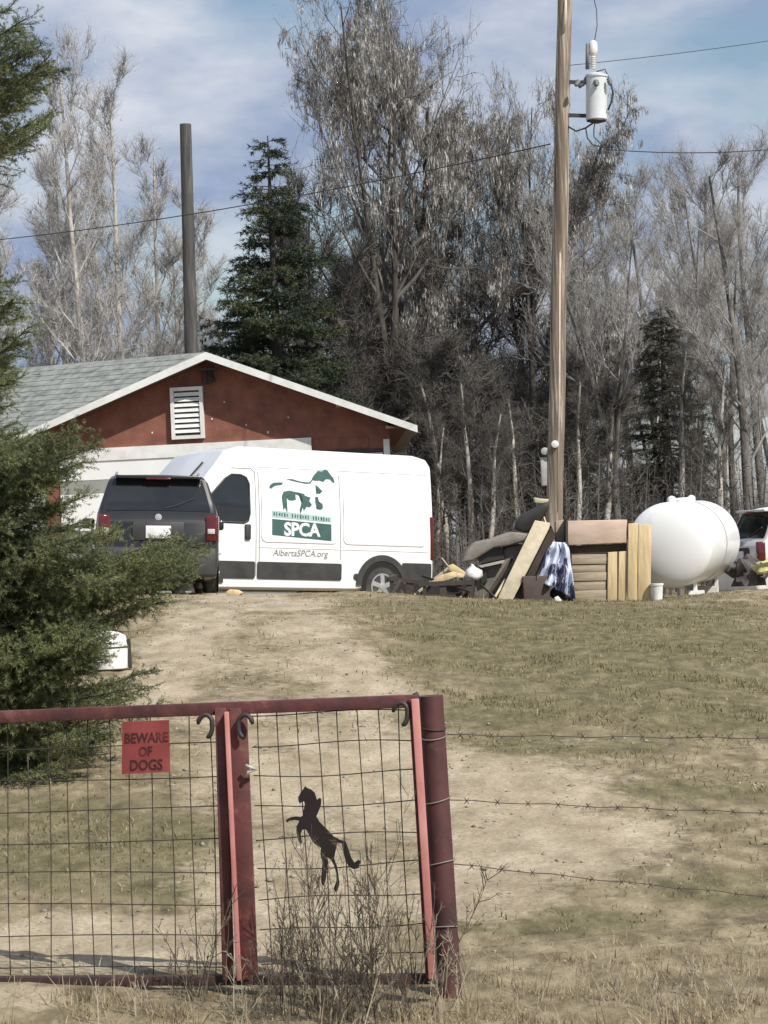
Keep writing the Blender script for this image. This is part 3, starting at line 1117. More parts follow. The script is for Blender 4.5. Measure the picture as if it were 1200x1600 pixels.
hb = A.z - GB + .3
BK2 = Vector((-.03, 1, 0)).normalized()
wall = MB()
wall.prism([W_(-3.3, 3.3 * PL + .06), W_(0, .10), W_(3.28, 3.28 * PR + .06), W_(3.28, hb), W_(-3.3, hb)], BK * .15)
wall.build('wall', M_red, house)
sw = MB()
sw.prism([W_(3.28, 3.28 * PR + .06, .602), W_(3.28, 3.28 * PR + .06, .602) + BK2 * 8, W_(3.28, hb, .602) + BK2 * 8, W_(3.28, hb, .602)], -U * .15)
sw.build('wall', M_red, house)
LD = Vector((-math.cos(R(25)), math.sin(R(25)), 0))
lw = MB()
p0 = W_(-3.31, 3.3 * PL + .2)
lw.prism([p0, p0 + LD * 9, p0 + LD * 9 - Z * 3.2, p0 - Z * 3.2], BK * .15)
lw.build('wall', M_wpaint, house)
# roof slabs
th = .10
rf = MB()
rf.prism([A + U * SR - Z * SR * PR, A, A - Z * th, A + U * SR - Z * (SR * PR + th)], BK2 * 8.5)
rf.build('roof_slope', M_shingle, house)
lf = MB()
E = A + U * SLn + Z * SLn * PL
lf.prism([A + LD * .01, A + LD * 9.5, A + LD * 9.5 - Z * th, A + LD * .01 - Z * th], E - A)
lf.build('roof_slope', M_shingle, house)
# shingle courses on the left slope: thin lapped strips
dn = (E - A)
for i in range(1, 15):
    q = A + dn * (i / 15) + Z * .006
    st = MB()
    a0, a1 = q + LD * .05, q + LD * 9.45
    dd = dn.normalized()
    nrm = LD.cross(dd).normalized()
    if nrm.z < 0:
        nrm = -nrm
    st.prism([a0, a1, a1 + dd * .03, a0 + dd * .03], nrm * .003)
    st.build('shingle_course', M_shingle, house)
# fascia boards on the rakes
fw = MB()
n_ = -BK
fw.prism([A + n_ * .03, A + U * SR - Z * SR * PR + n_ * .03, A + U * SR - Z * (SR * PR + .13) + n_ * .03, A - Z * .14 + n_ * .03], BK * .028)
fw.build('fascia_board', M_wpaint, house)
fw = MB()
fw.prism([A + n_ * .03, E + n_ * .03, E - Z * .13 + n_ * .03, A - Z * .14 + n_ * .03], BK * .028)
fw.build('fascia_board', M_wpaint, house)
# soffits
sf = MB()
sf.prism([A - Z * (th + .01) + BK * .002, A + U * SR - Z * (SR * PR + th + .01) + BK * .002, A + U * SR - Z * (SR * PR + th + .03) + BK * .002, A - Z * (th + .03) + BK * .002], BK * .44)
sf.build('soffit', M_soffit, house)
sf = MB()
sf.prism([A - Z * (th + .01) + BK * .002, E - Z * (th + .01) + BK * .002, E - Z * (th + .03) + BK * .002, A - Z * (th + .03) + BK * .002], BK * .44)
sf.build('soffit', M_soffit, house)
# right eave soffit return
sf = MB()
c0 = W_(3.29, 3.28 * PR + .22, 0)
sf.prism([c0, c0 + U * .55 - Z * .02, c0 + U * .55 - Z * .05, c0 - Z * .05], BK2 * 7)
sf.build('soffit', M_soffit, house)


def wbox(name, s0, s1, h0, h1, back, thick, material, parent=house, bevel=0):
    b_ = MB()
    b_.prism([W_(s0, h0, back), W_(s1, h0, back), W_(s1, h1, back), W_(s0, h1, back)], BK * thick)
    return b_.build(name, material, parent, bevel=bevel)


# louvred vent
vent = wbox('vent', -.80, -.18, .60, 1.57, .415, .034, M_wpaint)
vent_in = MB()
for i in range(8):
    h = .70 + i * .098
    st = MB()
    st.prism([W_(-.73, h, .395), W_(-.25, h, .395), W_(-.25, h + .07, .366), W_(-.73, h + .07, .366)], BK * .010)
    st.build('slat', M_wpaint, vent)
for (s0, s1, h0, h1) in ((-.80, -.735, .60, 1.57), (-.245, -.18, .60, 1.57), (-.733, -.247, .60, .665), (-.733, -.247, 1.505, 1.57)):
    wbox('frame', s0, s1, h0, h1, .355, .058, M_wpaint, vent)
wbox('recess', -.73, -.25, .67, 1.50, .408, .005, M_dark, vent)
# lamp and bracket below the apex
lm = MB()
lm.box(W_(-.06, .30, .33), (.34, .16, .05))
lm.tube([W_(-.10, .32, .33), W_(-.10, .56, .30)], [.04, .07], 8)
lm.tube([W_(-.02, .36, .33), W_(.03, .52, .26)], [.05, .08], 8)
lm.build('lamp', M_dark, house)
mk = wbox('house_mark', 2.32, 2.42, .98, 1.12, .44, .008, mat('pale_pink_paint', (.72, .52, .46), .8))
wbox('trim_board', -3.0, 1.83, 1.66, 1.90, .40, .045, M_wpaint)
wbox('door_panel', -3.0, 1.83, 1.905, 2.25, .42, .028, M_gdoor)
wbox('door_panel', -3.0, 1.83, 2.256, 2.5, .425, .023, M_grey)
wbox('door_panel', -3.0, 1.83, 2.506, 3.2, .42, .028, M_gdoor)
wbox('door_panel', -3.0, 1.83, 3.206, hb - .25, .42, .028, M_grey)  # bottom panel greyed to stand in for shade beneath the van
wbox('trim_board', 3.18, 3.29, 1.76, hb - .25, .42, .028, M_wpaint)
wbox('trim_board', 1.84, 3.155, 1.92, 2.0, .43, .018, M_dark)
wbox('trim_board', 1.84, 3.155, 2.005, 2.25, .425, .023, M_gdoor)
wbox('trim_board', 1.90, 2.9, 1.70, 1.90, .435, .013, M_red)
# chips of bare plaster
for (s0, h0, a) in ((-.05, 1.2, .025), (.6, 1.35, .02), (1.4, 1.25, .02), (-1.2, 1.4, .025), (.2, .9, .02), (1.0, 1.5, .03)):
    wbox('paint_chip', s0, s0 + a, h0, h0 + a * 1.3, .444, .005, M_wpaint)

# dark cut-off pole behind the building
M_creo = mat('tarred_pole_wood', (.085, .08, .075), .9, (.04, .037, .035), scale=4, stretch=(2, 2, .15), bump=.5, c3=(.15, .145, .14), scale3=6)
b0, t0 = gat(309, 53), at(289.5, 194, 53)
pm = MB()
pm.tube([b0 - Z * .3, b0.lerp(t0, .5), t0], [.165, .15, .125], 9)
po = pm.build('cut_off_pole', M_creo, None, True, 40)
tag(po, 'dark tarred pole with flat cut top rising behind the roof ridge', 'pole')

# ------------------------------------------------------------------ utility pole with transformer
M_pole = mat('weathered_pole_wood', (.25, .195, .145), .85, (.115, .09, .07), scale=5, stretch=(2.5, 2.5, .10), bump=.6, c3=(.42, .36, .29), scale3=7, lo3=.5, hi3=.62)
M_can = mat('grey_enamel', (.66, .69, .70), .35, (.58, .61, .62), scale=4)
M_porc = mat('white_porcelain', (.80, .80, .78), .25)
pb, ptp = at(866.5, 815, 40), at(885, -160, 40)
axis = (ptp - pb).normalized()
gb = gz(pb.x, pb.y)
pbase = pb - axis * ((pb.z - gb) / axis.z)
pole = empty('utility_pole', pbase, 'weathered wooden utility pole carrying a grey transformer beside the scrap pile', 'utility pole')
q = MB()
npt = 14
q.tube([pbase - axis * .3 + (ptp - pbase) * (i / npt) + Vector((math.sin(i * 1.7) * .008, 0, 0)) for i in range(npt + 1)], [.140 - .028 * i / npt for i in range(npt + 1)], 16)
q.build('shaft', M_pole, pole, True, 50)
# checks: long dark splits and a pale rubbed strip
for (x0, y0, x1, y1, wd, mt) in ((871, 60, 867.5, 300, .02, M_creo), (864, 330, 862, 520, .025, M_creo), (875, 395, 871, 800, .035, mat('rubbed_pale_wood', (.62, .53, .41), .8)), (884, 0, 881, 50, .06, mat('rubbed_pale_wood', (.6, .5, .4)))):
    k = MB()
    k.tube([at(x0, y0, 39.875), at((x0 + x1) / 2 + .8, (y0 + y1) / 2, 39.872), at(x1, y1, 39.875)], [wd * .3, wd * .5, wd * .3], 6)
    k.build('split' if mt is M_creo else 'rubbed_strip', mt, pole, True)
# ground wire moulding and boxes low on the pole
k = MB()
k.box(at(850.5, 737, 40), (.11, .1, .46))
k.build('conduit_box', mat('grey_plastic', (.42, .42, .40), .7), pole, bevel=.012)
k = MB()
k.lathe([(-.01, .04), (0, .06), (.05, .06), (.06, .03)], at(867, 694, 39.86), -FWD, 14)
k.build('insulator_knob', M_porc, pole, True, 40)
k = MB()
k.lathe([(-.01, .04), (0, .06), (.05, .06), (.06, .03)], at(851, 705, 39.95), -FWD, 14)
k.build('insulator_knob', mat('grey_plastic', (.42, .42, .40)), pole, True, 40)

tb = at(932, 188, 39.9)
tt = at(932, 114, 39.9)
tr_ = empty('transformer', tb, 'grey can transformer with white bushing hung on the utility pole', 'transformer')
ax = (tt - tb).normalized()
h = (tt - tb).length
k = MB()
k.lathe([(0, .155), (.015, .17), (h * .9, .17), (h * .91, .185), (h * .95, .185), (h * .96, .15), (h, .09), (h + .01, .02)], tb, ax, 28)
k.build('tank', M_can, tr_, True, 40)
k = MB()
k.lathe([(0, .16), (-.012, .165), (-.02, .14), (-.05, .03)], tb - ax * .002, ax, 20)
k.build('base_ring', M_dark, tr_, True, 40)
k = MB()
b1 = at(927, 108, 39.9)
prof = [(0, .03)]
for i in range(7):
    prof += [(.02 + i * .028, .055), (.034 + i * .028, .032)]
prof += [(.24, .06), (.27, .072), (.42, .068), (.46, .03)]
k.lathe(prof, b1, ax, 18)
k.build('bushing', M_porc, tr_, True, 60)
k = MB()
k.tube([at(918, 108, 39.9), at(918, 68, 39.9)], [.035, .03], 10)
k.tube([at(917, 120, 39.9), at(911, 132, 39.9), at(904, 136, 39.9)], .03, 8)
k.build('arrester', mat('grey_rubber', (.16, .17, .18), .6), tr_, True)
for yy in (128, 180):
    k = MB()
    k.beam(at(884, yy, 39.95), at(918, yy + 1, 39.95), .06, .03)
    k.build('bracket', M_dark, tr_)
for sx in ((951, 122, 956, 140), (905, 126, 900, 133), (931, 126, 932, 131)):
    k = MB()
    k.lathe([(0, .02), (.02, .045), (.04, .025), (.06, .05), (.08, .025), (.10, .04), (.13, .015)], at(sx[0], sx[1], 39.75), at(sx[2], sx[3], 39.7) - at(sx[0], sx[1], 39.75), 10)
    k.build('terminal', mat('grey_rubber', (.16, .17, .18)), tr_, True)
k = MB()
k.tube([at(955, 132, 39.8), at(958, 146, 39.8), at(955, 160, 39.8), at(950, 172, 39.8)], .016, 6)
k.tube([at(930, 190, 39.9), at(928, 200, 39.9), at(928, 214, 39.9), at(936, 222, 39.9), at(945, 231, 39.9), at(953, 234, 39.9)], .009, 6)
k.tube([at(915, 200, 39.9), at(918, 216, 39.9), at(926, 226, 39.9), at(945, 231, 39.9)], .010, 6)
k.tube([at(885, 196, 39.95), at(900, 205, 39.9), at(915, 200, 39.9), at(930, 190, 39.9)], .014, 6)
k.tube([at(932, 112, 39.9), at(945, 108, 39.9), at(951, 121, 39.9)], .01, 6)
k.build('lead', M_dark, tr_, True)
k = MB()
k.tube([at(929, 64, 39.9), at(933, 40, 39.9), at(932, 15, 39.9), at(926, -10, 39.9), at(900, -110, 40)], .007, 5)
k.build('riser_wire', M_dark, tr_, True)


def wire(name, pts, rad, label, group):
    k = MB()
    k.tube(pts, rad, 5)
    o = k.build(name, M_dark, None, True)
    return tag(o, label, 'wire', group)


def sag(a, b_, s, n=14):
    return [a.lerp(b_, i / n) - Z * (4 * s * (i / n) * (1 - i / n)) for i in range(n + 1)]


GW = 'overhead wires'
wire('overhead_wire', sag(at(953, 234, 39.9), at(1420, 196, 46), .22), .009, 'lower overhead wire running off behind the white tank from the transformer', GW)
wire('overhead_wire', sag(at(890, 102, 39.95), at(1450, 18, 52), .1), .006, 'upper thin overhead wire leaving the pole beside the transformer', GW)
wire('overhead_wire', sag(at(-160, 388, 58), at(860, 225, 40.1), .25), .010, 'overhead wire crossing behind the dark cut-off pole and pointed spruce', GW)


# ------------------------------------------------------------------ vehicles
class Shell:
    """a car body described by its half width at (x, z) and its roof line"""

    def __init__(s, W, top, bot, tumble, length, nose):
        s.W, s.top, s.bot, s.tumble, s.length, s.nose = W, top, bot, tumble, length, nose

    def half(s, x, z):
        return np.interp(x, *s.nose) * s.W * np.interp(z, *s.tumble)

    def zt(s, x):
        return float(np.interp(x, *s.top))

    def zb(s, x):
        return float(np.interp(x, *s.bot))

    def section(s, x, round_=.10):
        zt, zb = s.zt(x), s.zb(x)
        pts = [(0, zb)]
        n = 9
        pts.append((s.half(x, zb) - .06, zb))
        for i in range(n + 1):
            z = zb + .04 + (zt - round_ - zb - .04) * i / n
            pts.append((s.half(x, z), z))
        yt = s.half(x, zt - round_)
        for a in (25, 50, 72):
            pts.append((yt - round_ * 1.2 * (1 - math.cos(R(a))) - .0, zt - round_ + round_ * math.sin(R(a))))
        yl = yt - round_ * 1.2
        for k in (.72, .4, 0):
            pts.append((yl * k / .8 if k else 0, zt + .018 * (1 - k)))
        return pts

    def top_point(s, x, y, off=0.0):
        """point on the upper surface"""
        sec = s.section(x)
        ys = np.array([p[0] for p in sec[2:]])[::-1]
        zs = np.array([p[1] for p in sec[2:]])[::-1]
        return Vector((x, y, float(np.interp(abs(y), ys, zs)) + off))

    def body(s, xs, round_=.10):
        m_ = MB()
        secs = [s.section(x, round_) for x in xs]
        n = len(secs[0])
        for x, sec in zip(xs, secs):
            for (y, z) in sec:
                m_.v.append((x, y, z))
            for (y, z) in sec[-2:0:-1]:
                m_.v.append((x, -y, z))
        k = 2 * n - 2
        for i in range(len(xs) - 1):
            for j in range(k):
                a, b_ = i * k + j, i * k + (j + 1) % k
                m_.f.append((a, b_, b_ + k, a + k))
        m_.f.append(tuple(range(k - 1, -1, -1)))
        e = (len(xs) - 1) * k
        m_.f.append(tuple(e + j for j in range(k)))
        return m_

    def side_patch(s, poly, off, sgn=1, cuts=3, thick=0.0):
        """flat (x, z) outline laid on the side of the body"""
        bm_ = bmesh.new()
        vs = [bm_.verts.new((x, 0, z)) for (x, z) in poly]
        f = bm_.faces.new(vs)
        bmesh.ops.triangulate(bm_, faces=[f])
        if cuts:
            bmesh.ops.subdivide_edges(bm_, edges=bm_.edges[:], cuts=cuts, use_grid_fill=True)
        m_ = MB()
        bm_.verts.ensure_lookup_table()
        bm_.verts.index_update()
        m_.v = [(v.co.x, sgn * (float(s.half(v.co.x, v.co.z)) + off), v.co.z) for v in bm_.verts]
        m_.f = [tuple(v.index for v in f.verts) for f in bm_.faces]
        bm_.free()
        return m_

    def side_text(s, txt, size, x0, z0, lift, sgn=1, **kw):
        vs, fs = text_mesh(txt, size, **kw)
        m_ = MB()
        m_.v = [(x0 - sgn * v[0], sgn * (float(s.half(x0 - sgn * v[0], z0 + v[1])) + lift), z0 + v[1]) for v in vs]
        m_.f = fs
        return m_


def rect(x0, x1, z0, z1, r=.0, n=4):
    if r <= 0:
        return [(x0, z0), (x1, z0), (x1, z1), (x0, z1)]
    p = []
    for (cx, cz, a0) in ((x1 - r, z0 + r, -90), (x1 - r, z1 - r, 0), (x0 + r, z1 - r, 90), (x0 + r, z0 + r, 180)):
        for i in range(n + 1):
            a = R(a0 + 90 * i / n)
            p.append((cx + r * math.cos(a), cz + r * math.sin(a)))
    return p


def shoulders(poly, up_to=None):
    return poly


M_van = mat('white_van_paint', (.80, .81, .81), .32, (.76, .77, .77), scale=1.5, coat=.35, c3=(.60, .575, .52), scale3=2.6, lo3=.55, hi3=.9, stretch=(1.4, 1, .45))
M_glass = mat('dark_glass', (.012, .014, .015), .06, (.02, .022, .024), scale=2, spec=.6)
M_plast = mat('black_plastic', (.028, .028, .028), .55, (.05, .05, .048), scale=4)
M_tyre = mat('tyre_rubber', (.03, .029, .028), .85, (.06, .056, .05), scale=5)
M_rim = mat('silver_rim', (.55, .55, .54), .35, metal=.6)
M_seam = mat('panel_gap', (.10, .10, .10), .8)
M_teal = mat('dark_green_print', (.035, .095, .085), .5, (.05, .12, .11), scale=8)
M_tealp = mat('pale_green_print', (.42, .58, .55), .5, (.30, .45, .43), scale=30)
M_greyp = mat('grey_print', (.22, .23, .23), .5)
M_white2 = mat('white_print', (.82, .83, .83), .45)
M_screen = mat('pale_windscreen', (.76, .77, .78), .10, (.66, .67, .69), scale=1.2, coat=1.0)  # windscreen coloured pale grey-white all over
M_redl = mat('red_lamp_lens', (.13, .012, .012), .15, (.07, .006, .006), scale=9, coat=.6)
M_clear = mat('clear_lamp_lens', (.62, .60, .58), .12, coat=.6)


def wheel(parent, c, r, wid, sgn):
    t = MB()
    prof = [(-wid / 2, r * .62), (-wid / 2, r * .9), (-wid / 2 + .03, r * .985), (-.03, r), (.03, r), (wid / 2 - .03, r * .985), (wid / 2, r * .9), (wid / 2, r * .62)]
    t.lathe(prof, c, (0, sgn, 0), 36)
    w_ = t.build('wheel', M_tyre, parent, True, 35, world=False)
    rm = MB()
    o = Vector(c) + Vector((0, sgn * (wid / 2 - .03), 0))
    rm.lathe([(0, r * .60), (.035, r * .63), (.035, r * .56), (.008, r * .53), (.012, r * .02)], o, (0, sgn, 0), 36)
    for i in range(5):
        a = 2 * math.pi * i / 5 + .3
        d = Vector((math.cos(a), 0, math.sin(a)))
        rm.beam(o + d * .03 + Vector((0, sgn * .03, 0)), o + d * r * .57 + Vector((0, sgn * .022, 0)), .075, .02, side=Vector((0, sgn, 0)).cross(d))
    rm.lathe([(.01, .06), (.045, .055), (.05, .02)], o, (0, sgn, 0), 16)
    rm.build('rim', M_rim, w_, True, 35, world=False)
    return w_


def place_matrix(p, heading, pitch, roll=0):
    """local x forward, y left, z up"""
    f = Vector((math.cos(heading) * math.cos(pitch), math.sin(heading) * math.cos(pitch), math.sin(pitch)))
    l = Vector((-math.sin(heading), math.cos(heading), 0))
    u = f.cross(l)
    l = Quaternion(f, roll) @ l
    u = Quaternion(f, roll) @ u
    mm = Matrix.Identity(4)
    for i in range(3):
        mm[i][0], mm[i][1], mm[i][2], mm[i][3] = f[i], l[i], u[i], p[i]
    return mm


# ---- the white panel van
TH = R(33)
vs_ = Shell(1.025, ([0, .06, .3, 3.55, 3.85, 4.72, 4.85, 5.25, 5.38, 5.41], [2.40, 2.47, 2.52, 2.52, 2.42, 1.42, 1.36, 1.10, .95, .85]),
            ([0, .3, 1.0, 1.5, 5.41], [.46, .42, .34, .27, .25]), ([.3, .6, 1.2, 1.6, 2.1, 2.45, 2.6], [.985, 1.0, 1.0, .985, .935, .89, .86]), 5.41,
            ([0, .05, .2, 4.4, 4.9, 5.2, 5.41], [.97, .985, 1, 1, .97, .88, .68]))
wheel_c = at(592, 917, 40.3)                       # left rear wheel centre
head = math.pi + TH
Mv = place_matrix(Vector((0, 0, 0)), head, R(3.4))
org = wheel_c - (Mv.to_3x3() @ Vector((1.0, .93, .345)))
Mv.translation = org
van = empty('panel_van', org, 'white high roof panel van with green animal rescue print on its side', 'van', mtx=Mv)
VB = lambda m_, n, mt, par=van, sm=True, an=35: m_.build(n, mt, par, sm, an, world=False)
xs = [0, .02, .06, .15, .3, .6, 1, 1.5, 2, 2.5, 3, 3.3, 3.55, 3.65, 3.75, 3.85, 4.0, 4.15, 4.3, 4.45, 4.6, 4.72, 4.85, 5.0, 5.12, 5.25, 5.33, 5.38, 5.41]
body = VB(vs_.body(xs, .12), 'body', M_van, an=40)
# windscreen on the sloping front
ws = MB()
nx_, ny_ = 10, 12
for i in range(nx_ + 1):
    x = 3.84 + (4.70 - 3.84) * i / nx_
    half = float(vs_.half(x, vs_.zt(x) - .1)) - .13
    for j in range(ny_ + 1):
        y = -half + 2 * half * j / ny_
        ws.v.append(tuple(vs_.top_point(x, y, .010)))
for i in range(nx_):
    for j in range(ny_):
        a = i * (ny_ + 1) + j
        ws.f.append((a, a + 1, a + ny_ + 2, a + ny_ + 1))
wsh = VB(ws, 'windscreen', M_screen)
wp = MB()
wp.tube([vs_.top_point(4.66, .15, .03), vs_.top_point(4.30, .42, .03), vs_.top_point(4.02, .47, .03)], .016, 5)
VB(wp, 'wiper', M_plast, wsh)
# driver's door
door = VB(vs_.side_patch(rect(3.37, 4.55, .50, 1.30, .05), .003), 'door', M_van)
win = [(3.50, 1.34), (3.47, 1.45), (3.47, 1.92), (3.52, 2.02), (3.62, 2.06), (3.78, 2.06), (3.9, 1.99), (4.15, 1.74), (4.42, 1.46), (4.44, 1.38), (4.38, 1.31), (3.58, 1.30)]
VB(vs_.side_patch(win, .008), 'window', M_glass, door)
fr = MB()
pts = [(x, float(vs_.half(x, z)) + .008, z) for (x, z) in win + [win[0]]]
fr.tube(pts, .014, 5, cap=False)
VB(fr, 'window_seal', M_plast, door)
hd = MB()
hd.box((3.52, float(vs_.half(3.5, 1.18)) + .02, 1.16), (.10, .05, .24))
hdo = hd.build('handle', M_plast, door, world=False, bevel=.018)
for pl in ([(3.36, .48), (3.36, 2.10), (3.42, 2.16), (3.78, 2.16)], [(4.56, .48), (4.56, 1.25)], [(1.80, .76), (1.80, 2.12)], [(3.30, .46), (3.30, 2.12)]):
    s_ = MB()
    s_.tube([(x, float(vs_.half(x, z)) + .0, z) for (x, z) in [(a[0] + (b_[0] - a[0]) * t / 6, a[1] + (b_[1] - a[1]) * t / 6) for a, b_ in zip(pl[:-1], pl[1:]) for t in range(7)]], .006, 5)
    VB(s_, 'panel_gap', M_seam)
# swages and raised panel fields on the side
for (x0, x1, z0, z1) in ((1.86, 3.26, 1.02, 2.14), (.16, 1.74, 1.02, 2.14)):
    VB(vs_.side_patch(rect(x0, x1, z0, z1, .09), .012), 'side_panel', M_van)
    fr = MB()
    pl = rect(x0, x1, z0, z1, .09)
    fr.tube([(x, float(vs_.half(x, z)) + .004, z) for (x, z) in pl + [pl[0]]], .011, 5, cap=False)
    VB(fr, 'swage', M_van)
for z in (.93, 2.20):
    fr = MB()
    fr.tube([(x, float(vs_.half(x, z)) + .001, z) for x in np.linspace(.1, 3.3, 20)], .010, 5)
    VB(fr, 'swage', M_van)
VB(vs_.side_patch(rect(1.78, 3.34, .43, .70, .03), .014), 'rubbing_strip', M_plast)
VB(vs_.side_patch(rect(3.38, 4.5, .43, .70, .03), .016), 'rubbing_strip', M_plast)
fc = MB()
fc.lathe([(0, .05), (.012, .05), (.014, .035)], (1.50, float(vs_.half(1.5, .5)) + .004, .50), (0, 1, 0), 14)
VB(fc, 'fuel_cap', M_plast)
# rear lower cladding, arches, wheels
VB(vs_.side_patch(rect(.03, .62, .45, .74, .03), .012), 'bumper_cladding', M_plast)
bp = MB()
bp.box((-.03, 0, .55), (.16, 1.96, .26))
bp.build('bumper', M_plast, van, world=False, bevel=.03)
tl = MB()
tl.box((.02, .93, 1.15), (.09, .16, .72))
tl.build('tail_light', M_redl, van, world=False, bevel=.02)
tl = MB()
tl.box((.02, -.93, 1.15), (.09, .16, .72))
tl.build('tail_light', M_redl, van, world=False, bevel=.02)
for sg in (1, -1):
    for x in (1.0, 4.45):
        ar = MB()
        n = 18
        y = float(vs_.half(x, .6))
        for i in range(n + 1):
            a = math.pi * i / n
            for rr_ in (.40, .50):
                ar.v.append((x + rr_ * math.cos(a), sg * (y + .018), .36 + rr_ * math.sin(a)))
        for i in range(n):
            ar.f.append((2 * i, 2 * i + 1, 2 * i + 3, 2 * i + 2))
        k = len(ar.v)
        for i in range(n + 1):
            a = math.pi * i / n
            for rr_ in (.40, .50):
                ar.v.append((x + rr_ * math.cos(a), sg * (y - .05), .36 + rr_ * math.sin(a)))
        for i in range(n):
            ar.f.append((2 * i + 1, k + 2 * i + 1, k + 2 * i + 3, 2 * i + 3))
            ar.f.append((2 * i, 2 * i + 2, k + 2 * i + 2, k + 2 * i))
        VB(ar, 'wheel_arch', M_plast)
        wl = MB()
        wl.lathe([(0, .01), (.004, .40), (.008, .40)], (x, sg * (y - .0), .40), (0, sg, 0), 24)
        VB(wl, 'wheel_well', mat('wheel_well_black', (.012, .012, .012), .9))
        wheel(van, (x, sg * (.93 if x < 2 else .93), .345), .345, .21, sg)
for sg in (1, -1):
    hl = MB()
    hl.box((5.10, sg * .80, 1.02), (.40, .14, .26), Matrix.Rotation(sg * -.35, 3, 'Z'))
    hl.build('headlight', M_clear, van, world=False, bevel=.04)
    mr = MB()
    mr.box((4.35, sg * 1.16, 1.45), (.10, .20, .34))
    mr.box((4.40, sg * 1.05, 1.36), (.06, .16, .06))
    mr.build('mirror', M_plast, van, world=False, bevel=.03)
gr = MB()
gr.box((5.39, 0, .74), (.08, 1.25, .30))
gr.build('grille', M_plast, van, world=False, bevel=.02)
fb = MB()
fb.box((5.36, 0, .42), (.14, 1.5, .26))
fb.build('bumper', M_plast, van, world=False, bevel=.04)

# ---- printed animal emblem, name box and address on the van's left side
LX, LZ = 2.53, 1.23            # lower centre of the emblem box


def decal(name, pts, mt, off):
    """pts in metres: u to the right seen from outside, v up, from the emblem box centre"""
    VB(vs_.side_patch([(LX - u, LZ + v) for (u, v) in pts], off, cuts=1), name, mt)


def ez(pts):                   # emblem outlines traced on an enlargement of 7.5 px per photo px
    return [((x - 535) / 7.5 / 80.0, -(y - 815) / 7.5 / 97.5) for (x, y) in pts]


decal('emblem_box', ez([(208, 705), (865, 745), (865, 940), (208, 890)]), M_teal, .0165)
decal('emblem_strip', ez([(208, 605), (865, 660), (865, 722), (208, 685)]), M_tealp, .0165)
for i in range(22):            # unreadable small lettering of the strip
    x = 222 + i * 29
    y = 646 + (x - 208) * .075
    if i in (6, 14):
        continue
    w_l, h_l = (16, 12, 19, 14)[i % 4], (20, 24, 18)[i % 3]
    decal('strip_mark', ez([(x, y - h_l), (x + w_l, y - h_l + 1), (x + w_l, y + h_l), (x, y + h_l - 1)]), M_teal, .018)
VB(vs_.side_text('SPCA', .285, LX - .0, LZ - .100, .0185, off=.010, space=.98), 'lettering', M_white2)
VB(vs_.side_text('AlbertaSPCA.org', .145, LX + .02, .80, .006, shear=.2, off=.0005), 'lettering', M_greyp)
EMB = [
    [(185, 345), (195, 315), (235, 285), (300, 278), (342, 278), (325, 305), (290, 312), (255, 318), (225, 338), (205, 358)],                      # tail tuft
    [(375, 238), (440, 232), (540, 258), (630, 262), (660, 230), (668, 205), (690, 170), (735, 120), (780, 125), (820, 95), (850, 120), (880, 165), (905, 195), (918, 245), (900, 255), (865, 215), (820, 215), (790, 250), (745, 235), (700, 240), (672, 232), (645, 275), (590, 280), (500, 265)],
    [(700, 285), (740, 320), (775, 360), (740, 365), (745, 390), (705, 392), (722, 365), (708, 330)],
    [(690, 430), (720, 425), (715, 470), (770, 510), (772, 560), (745, 580), (700, 570), (698, 550), (740, 555), (735, 520), (690, 480)],
    [(320, 440), (340, 385), (400, 368), (500, 385), (570, 400), (575, 420), (640, 440), (620, 480), (650, 520), (630, 555), (590, 550), (560, 600), (548, 560), (520, 640), (512, 590), (535, 500), (545, 430), (470, 410), (475, 470), (440, 485), (390, 480), (395, 425), (372, 440), (362, 520), (378, 630), (350, 570), (330, 600), (335, 500)],
]
for pl in EMB:
    decal('emblem_animal', ez(pl), M_teal, .0165)

# ---- the small black estate with its tailgate to the camera
M_black = mat('black_car_paint', (.010, .011, .012), .3, (.016, .016, .017), scale=2, coat=.4)


